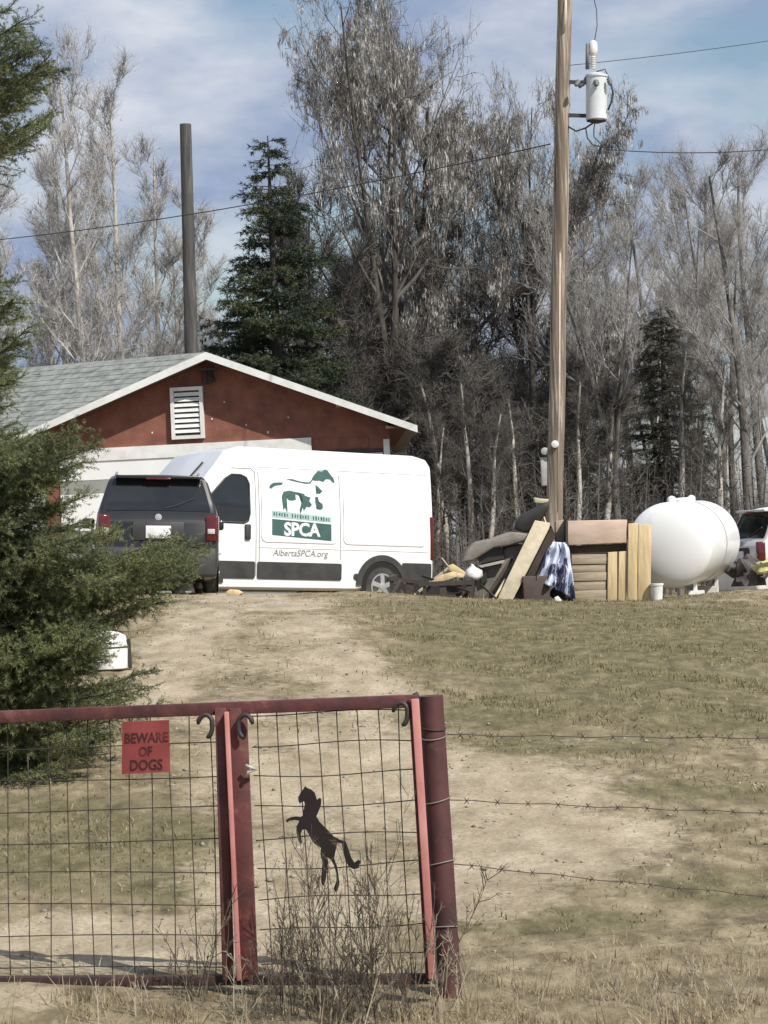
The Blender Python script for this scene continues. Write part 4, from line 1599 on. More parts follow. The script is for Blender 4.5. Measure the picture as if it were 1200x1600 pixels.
def small_car(label, mtx, paint, nm='hatchback', grimy=False):
    sh = Shell(.84, ([0, .05, .12, .34, .6, 2.3, 2.6, 3.15, 3.3, 3.75, 3.95, 4.0], [.98, 1.06, 1.14, 1.60, 1.66, 1.66, 1.58, 1.08, 1.04, .92, .74, .6]),
               ([0, .4, 3.6, 4.0], [.26, .18, .18, .28]), ([.2, .5, .95, 1.1, 1.6, 1.7], [.95, 1.0, 1.0, .975, .79, .76]), 4.0,
               ([0, .06, .25, 3.3, 3.7, 4.0], [.93, .97, 1, 1, .95, .70]))
    car = empty(nm, mtx.translation, label, 'car', mtx=mtx)
    B = lambda m_, n, mt, par=car, sm=True, an=35: m_.build(n, mt, par, sm, an, world=False)
    xs = [0, .02, .05, .085, .12, .18, .25, .34, .45, .6, 1, 1.5, 2, 2.3, 2.45, 2.6, 2.8, 3.0, 3.15, 3.3, 3.5, 3.75, 3.87, 3.95, 4.0]
    B(sh.body(xs, .09), 'body', paint)
    g = MB()
    for i in range(7):
        x = .105 + (.325 - .105) * i / 6
        half = float(sh.half(x, sh.zt(x) - .08)) - .10
        for j in range(11):
            g.v.append(tuple(sh.top_point(x, -half + 2 * half * j / 10, .012)))
    for i in range(6):
        for j in range(10):
            a = i * 11 + j
            g.f.append((a, a + 1, a + 12, a + 11))
    rw = B(g, 'rear_window', M_glass)
    g = MB()
    g.tube([sh.top_point(.115, -.10, .03), sh.top_point(.14, -.25, .028), sh.top_point(.19, -.48, .028)], .012, 5)
    B(g, 'wiper', M_plast, rw)
    g = MB()
    g.box((.215, 0, 1.59), (.05, .34, .03))
    g.build('brake_light', M_redl, car, world=False, bevel=.01)
    g = MB()
    g.box((.30, 0, 1.612), (.20, 1.16, .045))
    g.build('spoiler', paint, car, world=False, bevel=.012)
    for sg in (1, -1):
        tl = MB()
        tl.box((.03, sg * .735, .90), (.14, .17, .36), Matrix.Rotation(sg * .22, 3, 'Z'))
        t_ = tl.build('tail_light', M_redl, car, world=False, bevel=.025)
        cl = MB()
        cl.box((-.047, sg * .715, .86), (.02, .10, .07), Matrix.Rotation(sg * .22, 3, 'Z'))
        cl.build('reversing_lens', M_clear, t_, world=False, bevel=.008)
        rl = MB()
        rl.tube([(.5, sg * .56, 1.65), (.55, sg * .56, 1.69), (1.2, sg * .57, 1.705), (2.1, sg * .56, 1.69), (2.2, sg * .56, 1.64)], .018, 6)
        B(rl, 'roof_rail', M_rim if not grimy else M_plast)
        for k_, poly in enumerate(([(.42, 1.12), (.62, 1.50), (1.02, 1.52), (1.02, 1.10)], [(1.10, 1.10), (1.10, 1.53), (1.72, 1.54), (1.72, 1.09)], [(1.80, 1.09), (1.80, 1.54), (2.25, 1.54), (2.75, 1.15), (2.75, 1.08)])):
            B(sh.side_patch(poly, .008, sg), 'side_window', M_glass)
        for x in (1.06, 1.76):
            s_ = MB()
            s_.tube([(x, sg * (float(sh.half(x, z)) + .001), z) for z in np.linspace(.35, 1.5, 10)], .006, 5)
            B(s_, 'panel_gap', M_seam)
        B(sh.side_patch(rect(1.2, 2.9, .30, .42, .02), .010, sg), 'sill', M_plast)
        mr = MB()
        mr.box((2.65, sg * .94, 1.12), (.10, .18, .15))
        mr.build('mirror', paint, car, world=False, bevel=.03)
        hl = MB()
        hl.box((3.82, sg * .55, .80), (.22, .26, .16), Matrix.Rotation(sg * -.3, 3, 'Z'))
        hl.build('headlight', M_clear, car, world=False, bevel=.03)
        for x in (.78, 3.22):
            y = float(sh.half(x, .5))
            wl = MB()
            wl.lathe([(0, .01), (.004, .37), (.007, .37)], (x, sg * (y - .0), .36), (0, sg, 0), 24)
            B(wl, 'wheel_well', mat('wheel_well_black', (.012, .012, .012)))
            wheel(car, (x, sg * (y - .085), .325), .325, .20, sg)
    pl = MB()
    pl.box((-.03, 0, .845), (.03, .34, .17))
    p_ = pl.build('number_plate', mat('number_plate_white', (.80, .80, .78), .5), car, world=False, bevel=.004)
    rc = MB()
    rc.box((-.012, 0, .86), (.03, .70, .26))
    rc.build('plate_recess', M_plast, car, world=False, bevel=.01)
    em = MB()
    em.lathe([(0, .05), (.015, .045), (.018, .01)], (.028, 0, 1.05), (-1, 0, .1), 16)
    B(em, 'badge', M_rim)
    bu = MB()
    bu.box((-.02, 0, .44), (.20, 1.60, .40))
    bu.build('bumper', M_plast if not grimy else paint, car, world=False, bevel=.05)
    fb_ = MB()
    fb_.box((3.96, 0, .45), (.18, 1.45, .28))
    fb_.build('bumper', M_plast, car, world=False, bevel=.05)
    return car


cb = gat(246, 33.6)
Mc = place_matrix(cb, R(97), math.atan2(gz(cb.x, cb.y + 3.2) - gz(cb.x, cb.y + .8), 2.4), math.atan(.055))
Mc.translation = Vector((cb.x, cb.y, gz(cb.x, cb.y + .8) + .0)) - (Mc.to_3x3() @ Vector((.78, 0, 0))) * 0
small_car('black estate car parked tail to the gate beside the white van', Mc, M_black, 'estate_car')
ob = gat(1162, 42.6)
Mo = place_matrix(Vector((ob.x, ob.y, ob.z + .03)), R(16), 0)
small_car('old weathered white car standing behind the gas tank', Mo, mat('chalky_white_paint', (.78, .77, .74), .7, (.66, .64, .61), scale=2.5, c3=(.4, .37, .34), scale3=4, lo3=.62, hi3=.75), 'old_car', True)
#YARD
# ------------------------------------------------------------------ gas tank
M_tank = mat('white_tank_paint', (.80, .81, .80), .38, (.74, .75, .74), scale=1.5, coat=.2, c3=(.50, .47, .42), scale3=2.5, lo3=.58, hi3=.85, stretch=(1, 1, .6))
c0, c1 = at(1047, 852, 34.2), at(1093, 845, 36.6)
ax = (c1 - c0).normalized()
Lh = (c1 - c0).length
Rt = .595
gt = Vector((c0.x, c0.y, gz(c0.x, c0.y)))
tank = empty('gas_tank', gt, 'big white cylindrical gas tank lying on short legs beside the scrap pile', 'tank')
prof = []
for i in range(10):
    a = math.pi / 2 * i / 9
    prof.append((-.20 * math.cos(a) , Rt * math.sin(a)))
prof += [(Lh * .5, Rt)]
for i in range(10):
    a = math.pi / 2 * (9 - i) / 9
    prof.append((Lh + .20 * math.cos(a), Rt * math.sin(a)))
k = MB()
k.lathe(prof, c0, ax, 56)
k.build('shell', M_tank, tank, True, 60)
for t in (.5,):
    k = MB()
    k.lathe([(Lh * t - .02, Rt - .01), (Lh * t - .015, Rt + .006), (Lh * t + .015, Rt + .006), (Lh * t + .02, Rt - .01)], c0, ax, 56)
    k.build('weld_band', mat('grey_band', (.30, .30, .30), .6), tank, True, 60)
upx = (Z - ax * Z.dot(ax)).normalized()
for t in (.12, .78):
    k = MB()
    k.lathe([(Rt - .03, .06), (Rt + .05, .06), (Rt + .07, .045), (Rt + .085, .01)], c0 + ax * Lh * t, upx, 16)
    k.build('lifting_lug', M_tank, tank, True, 40)
k = MB()
k.lathe([(Rt - .05, .16), (Rt + .02, .16), (Rt + .05, .13), (Rt + .055, .02)], c0 + ax * Lh * .5, upx, 20)
k.build('valve_dome', M_tank, tank, True, 40)
sd_ = ax.cross(upx)
for t in (.1, .85):
    for sg in (-1, 1):
        p = c0 + ax * Lh * t + sd_ * sg * .28 - upx * (Rt - .12)
        g_ = gz(p.x, p.y)
        k = MB()
        k.beam(p, Vector((p.x, p.y, g_ - .05)), .09, .04, side=ax)
        k.build('leg', M_tank, tank)
        k = MB()
        k.box((p.x, p.y, g_ + .03), (.22, .22, .07))
        k.build('foot_plate', M_tank, tank)
blk = MB()
pp = gat(1098, 36.2)
blk.box(pp + Z * .12, (.42, .2, .26), jitter=.01)
tag(blk.build('concrete_block', mat('concrete', (.52, .50, .46), .9, (.38, .36, .33), scale=6, bump=.4), None, bevel=.012), 'pale concrete block standing under the gas tank', 'block')

# ------------------------------------------------------------------ scrap pile
DP = 33.6
M_pine = mat('fresh_pine', (.68, .54, .32), .8, (.50, .375, .20), scale=4, stretch=(5, 5, .5), bump=.2)
M_oldw = mat('weathered_board', (.44, .37, .27), .9, (.28, .23, .165), scale=4, stretch=(.6, 4, 6), bump=.3, c3=(.2, .165, .12), scale3=4, lo3=.6, hi3=.7)
M_pinkw = mat('pinkish_panel', (.60, .47, .38), .8, (.48, .36, .28), scale=2.5, stretch=(1, 1, 3), c3=(.24, .16, .11), scale3=5, lo3=.66, hi3=.74)
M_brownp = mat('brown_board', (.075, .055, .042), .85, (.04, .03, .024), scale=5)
M_cream = mat('cream_edge', (.70, .63, .47), .85, (.5, .43, .3), scale=6, c3=(.25, .2, .14), scale3=9, lo3=.62, hi3=.7)
M_fabric = mat('grey_upholstery', (.26, .235, .205), .95, (.17, .155, .135), scale=5, bump=.4, bscale=60)
M_blackp = mat('black_sheet', (.022, .021, .02), .5, (.035, .033, .03), scale=4)
M_rust = mat('dark_rusty_metal', (.06, .045, .035), .7, (.03, .026, .023), scale=6)


def gd(px, d=DP):
    return gat(px, d)


def slab(px_poly, d, thick, name, mt, parent=None, bevel=0.0):
    k = MB()
    k.prism([at(x, y, d) for (x, y) in px_poly], FWD * thick)
    return k.build(name, mt, parent, bevel=bevel, tri=False)


# open fronted crate: pinkish top panel, dark strip for the shaded gap, weathered boards, two slats
gc = gd(935)
crate = empty('wooden_crate', gc, 'wooden crate with a pinkish top panel and weathered front boards', 'crate')
slab([(887, 814), (980, 812), (979, 848), (887, 852)], DP, .42, 'top_panel', M_pinkw, crate, .008)
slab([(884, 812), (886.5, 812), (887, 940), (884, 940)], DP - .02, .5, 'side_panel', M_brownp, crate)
slab([(888, 853), (979, 849.5), (979, 862), (889, 867)], DP + .08, .05, 'rail', M_brownp, crate)  # dark strip stands in for the shaded gap under the top panel
for i, (y0, y1) in enumerate(((867, 882), (883, 894), (895, 908), (909, 922), (923, 940))):
    slab([(893 + i * .5, y0), (947.5, y0 - 1.5), (947.5, y1 - 1), (893 + i * .5, y1)], DP + .03 + .012 * (i % 2), .03, 'front_board', M_oldw, crate, .004)
slab([(950, 863), (964.5, 862), (964.5, 939), (949, 940)], DP + .01, .03, 'slat', M_pine, crate, .004)
slab([(967, 862), (979, 861), (978, 939), (966, 940)], DP + .01, .03, 'slat', M_pine, crate, .004)
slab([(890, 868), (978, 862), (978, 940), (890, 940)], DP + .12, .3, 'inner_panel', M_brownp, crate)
for (p4, lab) in (([(982, 818), (996.5, 817), (995.5, 939), (980.5, 939)], 'fresh pine board standing upright against the crate, with a knot'),
                  ([(997.5, 819), (1018, 820), (1016.5, 938), (996.8, 939)], 'wider fresh pine board standing upright in front of the white tank')):
    tag(slab(p4, DP - .03, .04, 'pine_board', M_pine, None, .006), lab, 'board', 'fresh pine boards')
# bucket
bp_ = gd(1027, 33.5)
bu = empty('bucket', bp_, 'small white plastic bucket beside the upright pine boards', 'bucket')
k = MB()
k.lathe([(0, .065), (.005, .07), (.20, .085), (.205, .094), (.235, .094), (.236, .08), (.06, .07)], bp_, Z, 24)
k.build('pail', mat('white_plastic', (.78, .78, .75), .45), bu, True, 40)
k = MB()
k.tube([bp_ + Vector((.095 * math.cos(a), -.02, .215 - .075 * math.sin(a))) for a in np.linspace(0, math.pi, 12)], .004, 5)
k.build('handle', M_dark, bu, True)
# leaning panel with a pale edge
ld = empty('leaning_panel', gd(795, 33.4), 'thick panel with pale split edge leaning against the scrap heap', 'panel')
slab([(836, 813), (860, 817), (858, 826), (798, 944), (774, 945), (780, 930)], 33.35, .05, 'edge', M_cream, ld, .006)
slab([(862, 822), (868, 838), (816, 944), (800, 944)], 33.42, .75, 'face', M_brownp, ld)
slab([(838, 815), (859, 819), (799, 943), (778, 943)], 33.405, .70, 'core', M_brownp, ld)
# broken armchair
ac = empty('broken_armchair', gd(770, 33.9), 'broken grey upholstered armchair lying tipped in the scrap heap', 'armchair')
slab([(720, 880), (728, 862), (742, 848), (770, 842), (800, 831), (825, 834), (842, 836), (820, 846), (796, 853), (772, 856), (752, 868), (740, 876)], 33.7, .75, 'back_cushion', M_fabric, ac, .03)
slab([(752, 882), (788, 874), (786, 856), (815, 850), (822, 858), (800, 905), (770, 944), (738, 944), (742, 915)], 33.85, .55, 'seat_frame', M_fabric, ac, .02)
slab([(744, 872), (756, 866), (773, 853), (786, 856), (788, 873), (752, 880)], 33.8, .5, 'shaded_hollow', M_blackp, ac)  # black slab stands in for the shaded hollow under the cushion
slab([(748, 884), (788, 875), (788, 879), (752, 887)], 33.72, .1, 'armrest_rail', mat('pale_trim', (.42, .40, .36), .8), ac)
slab([(748, 888), (757, 886), (762, 908), (753, 912)], 33.78, .1, 'strap', M_blackp, ac)
# black rounded sheet on top
k = MB()
poly = [(803, 826), (806, 815), (815, 805), (830, 797), (846, 788), (859, 783), (858, 795), (850, 808), (838, 822), (829, 833), (815, 831)]
k.prism([at(x, y, 33.9) for (x, y) in poly], FWD * .45)
tag(k.build('plastic_tub', M_blackp, None, bevel=.035), 'black plastic tub tipped on top of the broken armchair', 'tub')
tag(slab([(834, 777), (844, 779), (858, 780), (856, 785), (846, 787), (836, 786)], 34.1, .2, 'foam_scrap', mat('yellow_foam', (.55, .5, .33), .9), None, .01), 'pale foam scrap wedged behind the black tub', 'scrap')
# low black metal frame
bf = empty('metal_frame', gd(675, 33.4), 'low black rusty metal frame lying in front of the van', 'frame')
for (a, b_, wd) in (((607, 904), (668, 911), .05), ((655, 913), (738, 910), .06), ((612, 934), (742, 937), .05), ((660, 931), (712, 931), .03)):
    k = MB()
    k.beam(at(*a, 33.3), at(*b_, 33.3), wd, .05)
    k.build('rail', M_rust, bf)
for (x, y0, y1, wd) in ((612, 905, 938, .06), (640, 910, 938, .10), (663, 912, 934, .05), (692, 912, 934, .09), (735, 910, 940, .07)):
    k = MB()
    k.beam(at(x, y0, 33.32), at(x + 1, y1, 33.32), wd, .06, side=Vector((1, 0, 0)))
    k.build('upright', M_rust, bf)
for (a, b_) in (((607, 905), (618, 900)), ((738, 911), (742, 905)), ((612, 935), (618, 929)), ((742, 937), (746, 931))):
    k = MB()
    k.beam(at(*a, 33.3), at(*b_, 34.6), .05, .05)
    k.build('rail', M_rust, bf)
slab([(616, 912), (658, 914), (690, 914), (732, 913), (734, 936), (616, 936)], 33.9, .02, 'pan', M_blackp, bf)
# sticks and broken slats stuck in the heap
rs = random.Random(12)
for (a, b_, da, db, wd, mt, lab) in (
        ((640, 936), (705, 884), 33.2, 34.3, .035, M_oldw, 'weathered slat propped across the black metal frame'),
        ((715, 940), (748, 896), 33.3, 33.8, .03, M_oldw, 'short grey slat standing against the armchair'),
        ((758, 938), (800, 872), 33.35, 33.7, .045, M_brownp, 'dark slat leaning on the front of the broken armchair'),
        ((768, 942), (790, 905), 33.3, 33.5, .03, M_cream, 'splintered pale slat at the foot of the leaning panel'),
        ((776, 936), (752, 914), 33.3, 33.5, .025, M_rust, 'rusty bar lying against the armchair seat'),
        ((846, 800), (862, 842), 34.0, 33.8, .03, M_pine, 'thin pine strip standing behind the leaning panel top'),
        ((626, 906), (606, 940), 33.2, 33.1, .05, M_rust, 'bent rusty bar at the van wheel end of the metal frame'),
        ((660, 900), (735, 925), 33.9, 33.1, .03, M_rust, 'rusty angle bar lying through the metal frame'),
        ((690, 872), (712, 900), 34.2, 33.8, .02, M_oldw, 'thin stick poking up behind the split plank')):
    k = MB()
    k.beam(at(*a, da), at(*b_, db), wd, .02)
    tag(k.build('loose_stick', mt, None, bevel=.003), lab, 'stick', 'sticks in the scrap heap')
# light scraps
tag(slab([(674, 909), (690, 898), (708, 893), (728, 898), (732, 903), (712, 902), (694, 908)], 33.55, .05, 'split_plank', M_pine, None, .004), 'split light plank lying across the black metal frame', 'plank')
tag(slab([(702, 892), (700, 884), (708, 881), (726, 893), (732, 900), (720, 900)], 33.75, .06, 'yellow_offcut', mat('yellow_wood', (.68, .55, .28), .8), None, .006), 'yellow wood offcut poking up behind the split plank', 'offcut')
k = MB()
k.lathe([(0, .10), (.05, .12), (.12, .10), (.18, .05), (.22, .02)], at(738, 905, 33.6), Vector((.15, 0, 1)), 12)
for i, v in enumerate(k.v):
    n_ = mnoise.noise(Vector(v) * 9)
    k.v[i] = (v[0] + .05 * n_, v[1] + .04 * n_, v[2] + .02 * n_)
tag(k.build('plastic_bag', mat('white_plastic', (.78, .78, .75)), None, True), 'crumpled white plastic bag beside the broken armchair', 'bag')
# cardboard box, tarp
k = MB()
g1 = gd(835, 33.5)
k.box(g1 + Z * .17, (.37, .34, .36), Matrix.Rotation(.18, 3, 'Z'), jitter=.008)
tag(k.build('cardboard_box', mat('dark_brown_card', (.085, .062, .05), .85), None, bevel=.01), 'dark brown box standing between leaning panel and blue tarp', 'box')


def tarp():
    n, m_ = 26, 30
    k = MB()
    cs = [(858, 846), (889, 848), (897, 936), (838, 906)]
    for i in range(n + 1):
        for j in range(m_ + 1):
            u, v = i / n, j / m_
            x = (1 - v) * ((1 - u) * cs[0][0] + u * cs[1][0]) + v * ((1 - u) * cs[3][0] + u * cs[2][0])
            y = (1 - v) * ((1 - u) * cs[0][1] + u * cs[1][1]) + v * ((1 - u) * cs[3][1] + u * cs[2][1])
            p = at(x, y, 33.45)
            p += Vector((0, -1, 0)) * (.07 * math.sin(u * 17 + 3 * v) * (.3 + v) + .05 * mnoise.noise(Vector((u * 5, v * 4, 2)))) + Vector((0, -.10 * v, 0))
            k.v.append(tuple(p))
    for i in range(n):
        for j in range(m_):
            a = i * (m_ + 1) + j
            k.f.append((a, a + 1, a + m_ + 2, a + m_ + 1))
    mt = mat('blue_and_white_tarp', (.62, .66, .78), .55, (.50, .55, .70), scale=2, c3=(.018, .022, .06), scale3=5.5, lo3=.46, hi3=.50, stretch=(1, 1, .45))
    o = k.build('tarp', mt, None, True)
    sm = o.modifiers.new('cloth_thickness', 'SOLIDIFY')
    sm.thickness = .008
    return tag(o, 'crumpled blue and white tarp hanging between box and crate', 'tarp')


tarp()
tag(slab([(866, 918), (894, 914), (896, 936), (868, 938), (858, 930)], 33.5, .3, 'dark_sack', mat('navy_cloth', (.012, .014, .03), .8), None, .03), 'dark navy sack slumped under the blue tarp', 'sack')
tag(slab([(868, 815), (882, 812), (883, 850), (868, 846)], 33.9, .2, 'plywood_offcut', M_oldw, None, .008), 'weathered plywood offcut standing behind the blue tarp', 'offcut')
tag(slab([(866, 934), (872, 931), (878, 938), (876, 942), (868, 942)], 33.3, .08, 'paper_scrap', mat('white_plastic', (.78, .78, .75)), None, .01), 'white crumpled scrap on the ground before the tarp', 'scrap')
# clutter before the old car
def lump(name, px, py, d, rx, ry, rz_, mt, label, cat, seed, rough=.35):
    bm_ = bmesh.new()
    bmesh.ops.create_icosphere(bm_, subdivisions=3, radius=1)
    c = at(px, py, d)
    for v in bm_.verts:
        n1_ = mnoise.noise(v.co * 1.7 + Vector((seed, 0, 0))) + .5 * mnoise.noise(v.co * 4.1 + Vector((0, seed, 0)))
        q_ = v.co * (1 + rough * n1_)
        v.co = Vector((q_.x * rx, q_.y * ry, max(q_.z, -.6) * rz_))
    me = bpy.data.meshes.new(name)
    bm_.to_mesh(me)
    bm_.free()
    o = link(name, me, mt, None, True, 35)
    o.location = c
    return tag(o, label, cat)


M_clut = mat('dark_clutter', (.11, .095, .10), .8, (.03, .025, .025), scale=7, c3=(.3, .28, .27), scale3=6, lo3=.6, hi3=.68)
lump('scrap_heap', 1168, 900, 36.2, .26, .3, .24, M_clut, 'dark heap of scrap in front of the old white car', 'scrap heap', 3.3, .7)
lump('yellow_sack', 1204, 888, 35.8, .20, .18, .13, mat('yellow_sack_cloth', (.66, .62, .30), .8, (.35, .33, .14), scale=8), 'pale yellow sack lying before the old white car', 'sack', 7.1, .5)
tag(slab([(352, 926), (358, 921), (372, 922), (380, 926), (372, 931), (358, 931)], 33.2, .12, 'wood_scrap', M_pine, None, .01), 'flat yellowish wood scrap on the ground below the van door', 'scrap')
# white tub behind the spruce boughs
tp_ = gp(172, 1046)
wt = empty('white_tub', tp_, 'white plastic tub with black rim strip half hidden by spruce boughs', 'tub')
k = MB()
k.lathe([(0, .15), (.01, .165), (.20, .175), (.30, .15), (.34, .08), (.345, .02)], tp_, Z, 28)
k.build('shell', mat('white_plastic', (.78, .78, .75)), wt, True, 50)
k = MB()
k.tube([tp_ + Vector((.178 * math.cos(a), .178 * math.sin(a) , .20)) for a in np.linspace(0, 2 * math.pi, 28)], .007, 5, cap=False)
k.build('rim', M_plast, wt, True)
k = MB()
k.beam(tp_ + Vector((.185, -.02, 0)), tp_ + Vector((.18, -.02, .27)), .03, .03)
k.build('strap', M_plast, wt)

#GATE
# ------------------------------------------------------------------ red steel gate
M_gate = mat('maroon_gate_paint', (.13, .038, .035), .7, (.062, .022, .021), scale=7, bump=.3, c3=(.22, .10, .085), scale3=7, lo3=.58, hi3=.72)
M_sunlit = mat('sunlit_red_paint', (.55, .25, .22), .6, (.42, .15, .135), scale=5, stretch=(1, 1, .5), c3=(.28, .05, .05), scale3=6, lo3=.62, hi3=.7)  # pink tone paints the sunlight on the stile edges into the colour
M_post = mat('dark_maroon_pipe', (.105, .037, .035), .7, (.045, .018, .019), scale=4, bump=.25, c3=(.17, .11, .10), scale3=5, lo3=.6, hi3=.75)
M_wire = mat('rusty_wire', (.085, .07, .055), .6, (.05, .04, .032), scale=20, metal=.4)


def dg(px):
    return 11.25 + (10.72 - 11.25) * px / 690


def G(px, py, off=0.0):
    return at(px, py, dg(px) + off)


gate = empty('steel_gate', Vector((G(170, 1540).x, G(170, 1540).y, gz(G(170, 1540).x, G(170, 1540).y))), 'maroon steel farm gate filled with square wire mesh', 'gate')


def gbar(name, a, b_, wd, thk, mt, off=0.0, bevel=.003):
    k = MB()
    k.beam(G(*a, off), G(*b_, off), wd, thk, side=Vector((0, 0, 1)) if abs(a[0] - b_[0]) > abs(a[1] - b_[1]) else Vector((1, 0, 0)))
    return k.build(name, mt, gate, bevel=bevel)


gbar('top_rail', (-330, 1133), (652, 1095), .055, .05, M_gate)
gbar('bottom_rail', (-330, 1535), (688, 1529), .042, .05, mat('dark_rusty_rail', (.06, .03, .027), .8, (.035, .02, .02), scale=6))
gbar('stile', (345, 1106), (357, 1530), .050, .06, M_gate, -.03)
gbar('stile', (372, 1106), (390, 1530), .076, .04, M_gate, -.020)
gbar('stile_edge', (354.5, 1112), (374, 1530), .020, .09, M_sunlit, -.050)
gbar('stile', (641, 1092), (668, 1529), .016, .055, M_gate, -.02)
gbar('stile_edge', (648.5, 1092), (675.5, 1529), .034, .03, M_sunlit, -.062)
# open hooks at the top corners
for (cx, cy, flip) in ((321, 1137, 1), (383, 1137, -1), (626, 1118, 1)):
    k = MB()
    pts = []
    for i in range(15):
        a = R(170 - 250 * i / 14)
        pts.append(G(cx + flip * 12 * math.cos(a) * (1 if i < 9 else .9), cy - 18 * math.sin(a) - 2, -.065))
    k.tube(pts, [.006] + [.011] * 13 + [.006], 7)
    k.build('hook', M_dark, gate, True)
# wire mesh, each wire on its own
rw = random.Random(5)


def mesh_wire(a, b_, off, wob=2.4):
    k = MB()
    n = 10
    ph_ = rw.uniform(0, 6)
    pts = []
    for i in range(n + 1):
        t = i / n
        x = a[0] + (b_[0] - a[0]) * t
        y = a[1] + (b_[1] - a[1]) * t
        if abs(b_[0] - a[0]) > abs(b_[1] - a[1]):
            y += wob * math.sin(ph_ + t * 5)
        else:
            x += wob * math.sin(ph_ + t * 4)
        pts.append(G(x, y, off))
    k.tube(pts, .0026, 5)
    return k.build('mesh_wire', M_wire, gate, True)


def topy(x):
    return 1133 + (1095 - 1133) * (x + 330) / 982 + 8


def boty(x):
    return 1535 + (1529 - 1535) * (x + 330) / 1018 - 5


for i in range(8):
    x0 = 407 + 31.2 * i
    mesh_wire((x0 - 4, topy(x0)), (x0 + 17, boty(x0)), .012)
for i in range(20):
    x0 = 332 - 32 * i
    mesh_wire((x0 - 3, topy(x0) + (55 if i % 7 == 2 else 0)), (x0 + 6, boty(x0)), .012)
for i in range(9):
    y = 1118 + 48.5 * i
    mesh_wire((392 + .04 * (y - 1110), y - 2), (643 + .055 * (y - 1090), y - 8 - 1.2 * i), .006, 3.2)
for i in range(8):
    y = 1164 + 49.5 * i
    mesh_wire((-325, y + 12 - i * 1.2), (345 + .03 * (y - 1100), y - 2 + i * .6), .006, 3.2)
k = MB()
k.tube([G(384, 1196, -.07), G(392, 1199, -.07), G(400, 1202, -.05), G(388, 1206, -.07), G(386, 1214, -.06)], .008, 6)
k.build('latch_tie', mat('galvanised_tie', (.5, .48, .44), .5), gate, True)

# pipe post
pt, pbm = at(673, 1087, 10.88), at(702, 1545, 10.88)
post = empty('gate_post', Vector((pbm.x, pbm.y, gz(pbm.x, pbm.y))), 'thick dark maroon pipe post holding gate and barbed wire', 'post')
axp = (pt - pbm).normalized()
k = MB()
Lp = (pt - pbm).length
k.tube([pbm - axp * .25, pbm, pbm + axp * Lp * .5, pt], .054, 26)
k.build('pipe', M_post, post, True, 50)
for i, t in enumerate((.892, .862, .645, .43, .21)):
    k = MB()
    c = pbm + axp * Lp * t
    u_ = axp.orthogonal().normalized()
    v_ = axp.cross(u_)
    r_ = .0572
    k.tube([c + (u_ * math.cos(a) + v_ * math.sin(a)) * r_ + axp * (.012 * math.sin(a * 1.0 + i)) for a in np.linspace(0, 2 * math.pi, 25)], .0032, 5)
    k.build('wire_wrap', mat('dull_tie_wire', (.22, .20, .19), .6) if i else M_dark, post, True)
k = MB()
k.tube([at(655, 1086, 10.80), at(647, 1090, 10.80)], .018, 8)
k.build('hinge_pin', M_dark, post, True)

# barbed wire strands
fp = gat(1760, 12.3)
fe = empty('fence_post', fp, 'round weathered wooden fence post beyond the maroon pipe post', 'post')
k = MB()
k.tube([fp - Z * .3, fp + Z * .7, fp + Z * 1.35], [.07, .068, .062], 12)
k.build('shaft', M_pole, fe, True, 50)
for (a, b_, lab) in (((690, 1148), (1760, 1150), 'top strand of barbed wire stretched from the maroon pipe post'), ((700, 1250), (1760, 1284), 'middle strand of barbed wire stretched from the maroon pipe post'), ((708, 1350), (1760, 1450), 'low strand of barbed wire stretched from the maroon pipe post')):
    A_, B_ = at(*a, 10.88), at(*b_, 12.24)
    e = empty('barbed_wire', A_, lab, 'wire', 'barbed wire strands')
    k = MB()
    pts = sag(A_, B_, .012, 30)
    for i in range(len(pts)):
        pts[i] = pts[i] + Vector((0, 0, .004 * math.sin(i * 1.9)))
    k.tube(pts, .0022, 5)
    k.build('strand', M_wire, e, True)
    for i in range(24):
        c = A_.lerp(B_, (i + .6) / 24.5) - Z * (.048 * (i + .6) / 24.5 * (1 - (i + .6) / 24.5))
        k = MB()
        k.tube([c + Vector((-.012, 0, -.014)), c, c + Vector((.012, 0, .014))], [.0012, .0035, .0012], 4)
        k.tube([c + Vector((-.010, .01, .014)), c + Vector((0.001, 0, 0)), c + Vector((.010, -.01, -.014))], [.0012, .0035, .0012], 4)
        o = k.build('barb', M_wire, e, True)
        o['kind'] = 'stuff'

# warning sign on the gate
M_sign = mat('red_sign_paint', (.28, .050, .046), .65, (.21, .038, .036), scale=5, c3=(.40, .10, .09), scale3=3)
s0 = [G(191, 1128, -.045), G(264, 1125, -.045), G(266, 1206, -.045), G(190, 1210, -.045)]
sign = empty('warning_sign', s0[3], 'square red warning sign with black lettering wired to the gate', 'sign')
k = MB()
k.prism(s0, FWD * .006)
k.build('board', M_sign, sign)
M_ink = mat('black_ink', (.05, .012, .012), .7, (.16, .03, .03), scale=14, lo=.3, hi=.5)
for (txt, cx, cy, sz) in (('BEWARE', 228, 1160, .062), ('OF', 227, 1181, .058), ('DOGS', 228, 1203, .066)):
    vs2, fs2 = text_mesh(txt, sz, ext=.0006, off=.0012)
    o0 = G(cx, cy, -.0462)
    right = (G(264, 1125) - G(191, 1128)).normalized()
    upv = (G(191, 1128) - G(190, 1210)).normalized()
    nv = right.cross(upv)
    k = MB()
    k.v = [tuple(o0 + right * (v[0] * .86) + upv * v[1] + nv * v[2]) for v in vs2]
    k.f = fs2
    k.build('lettering', M_ink, sign)

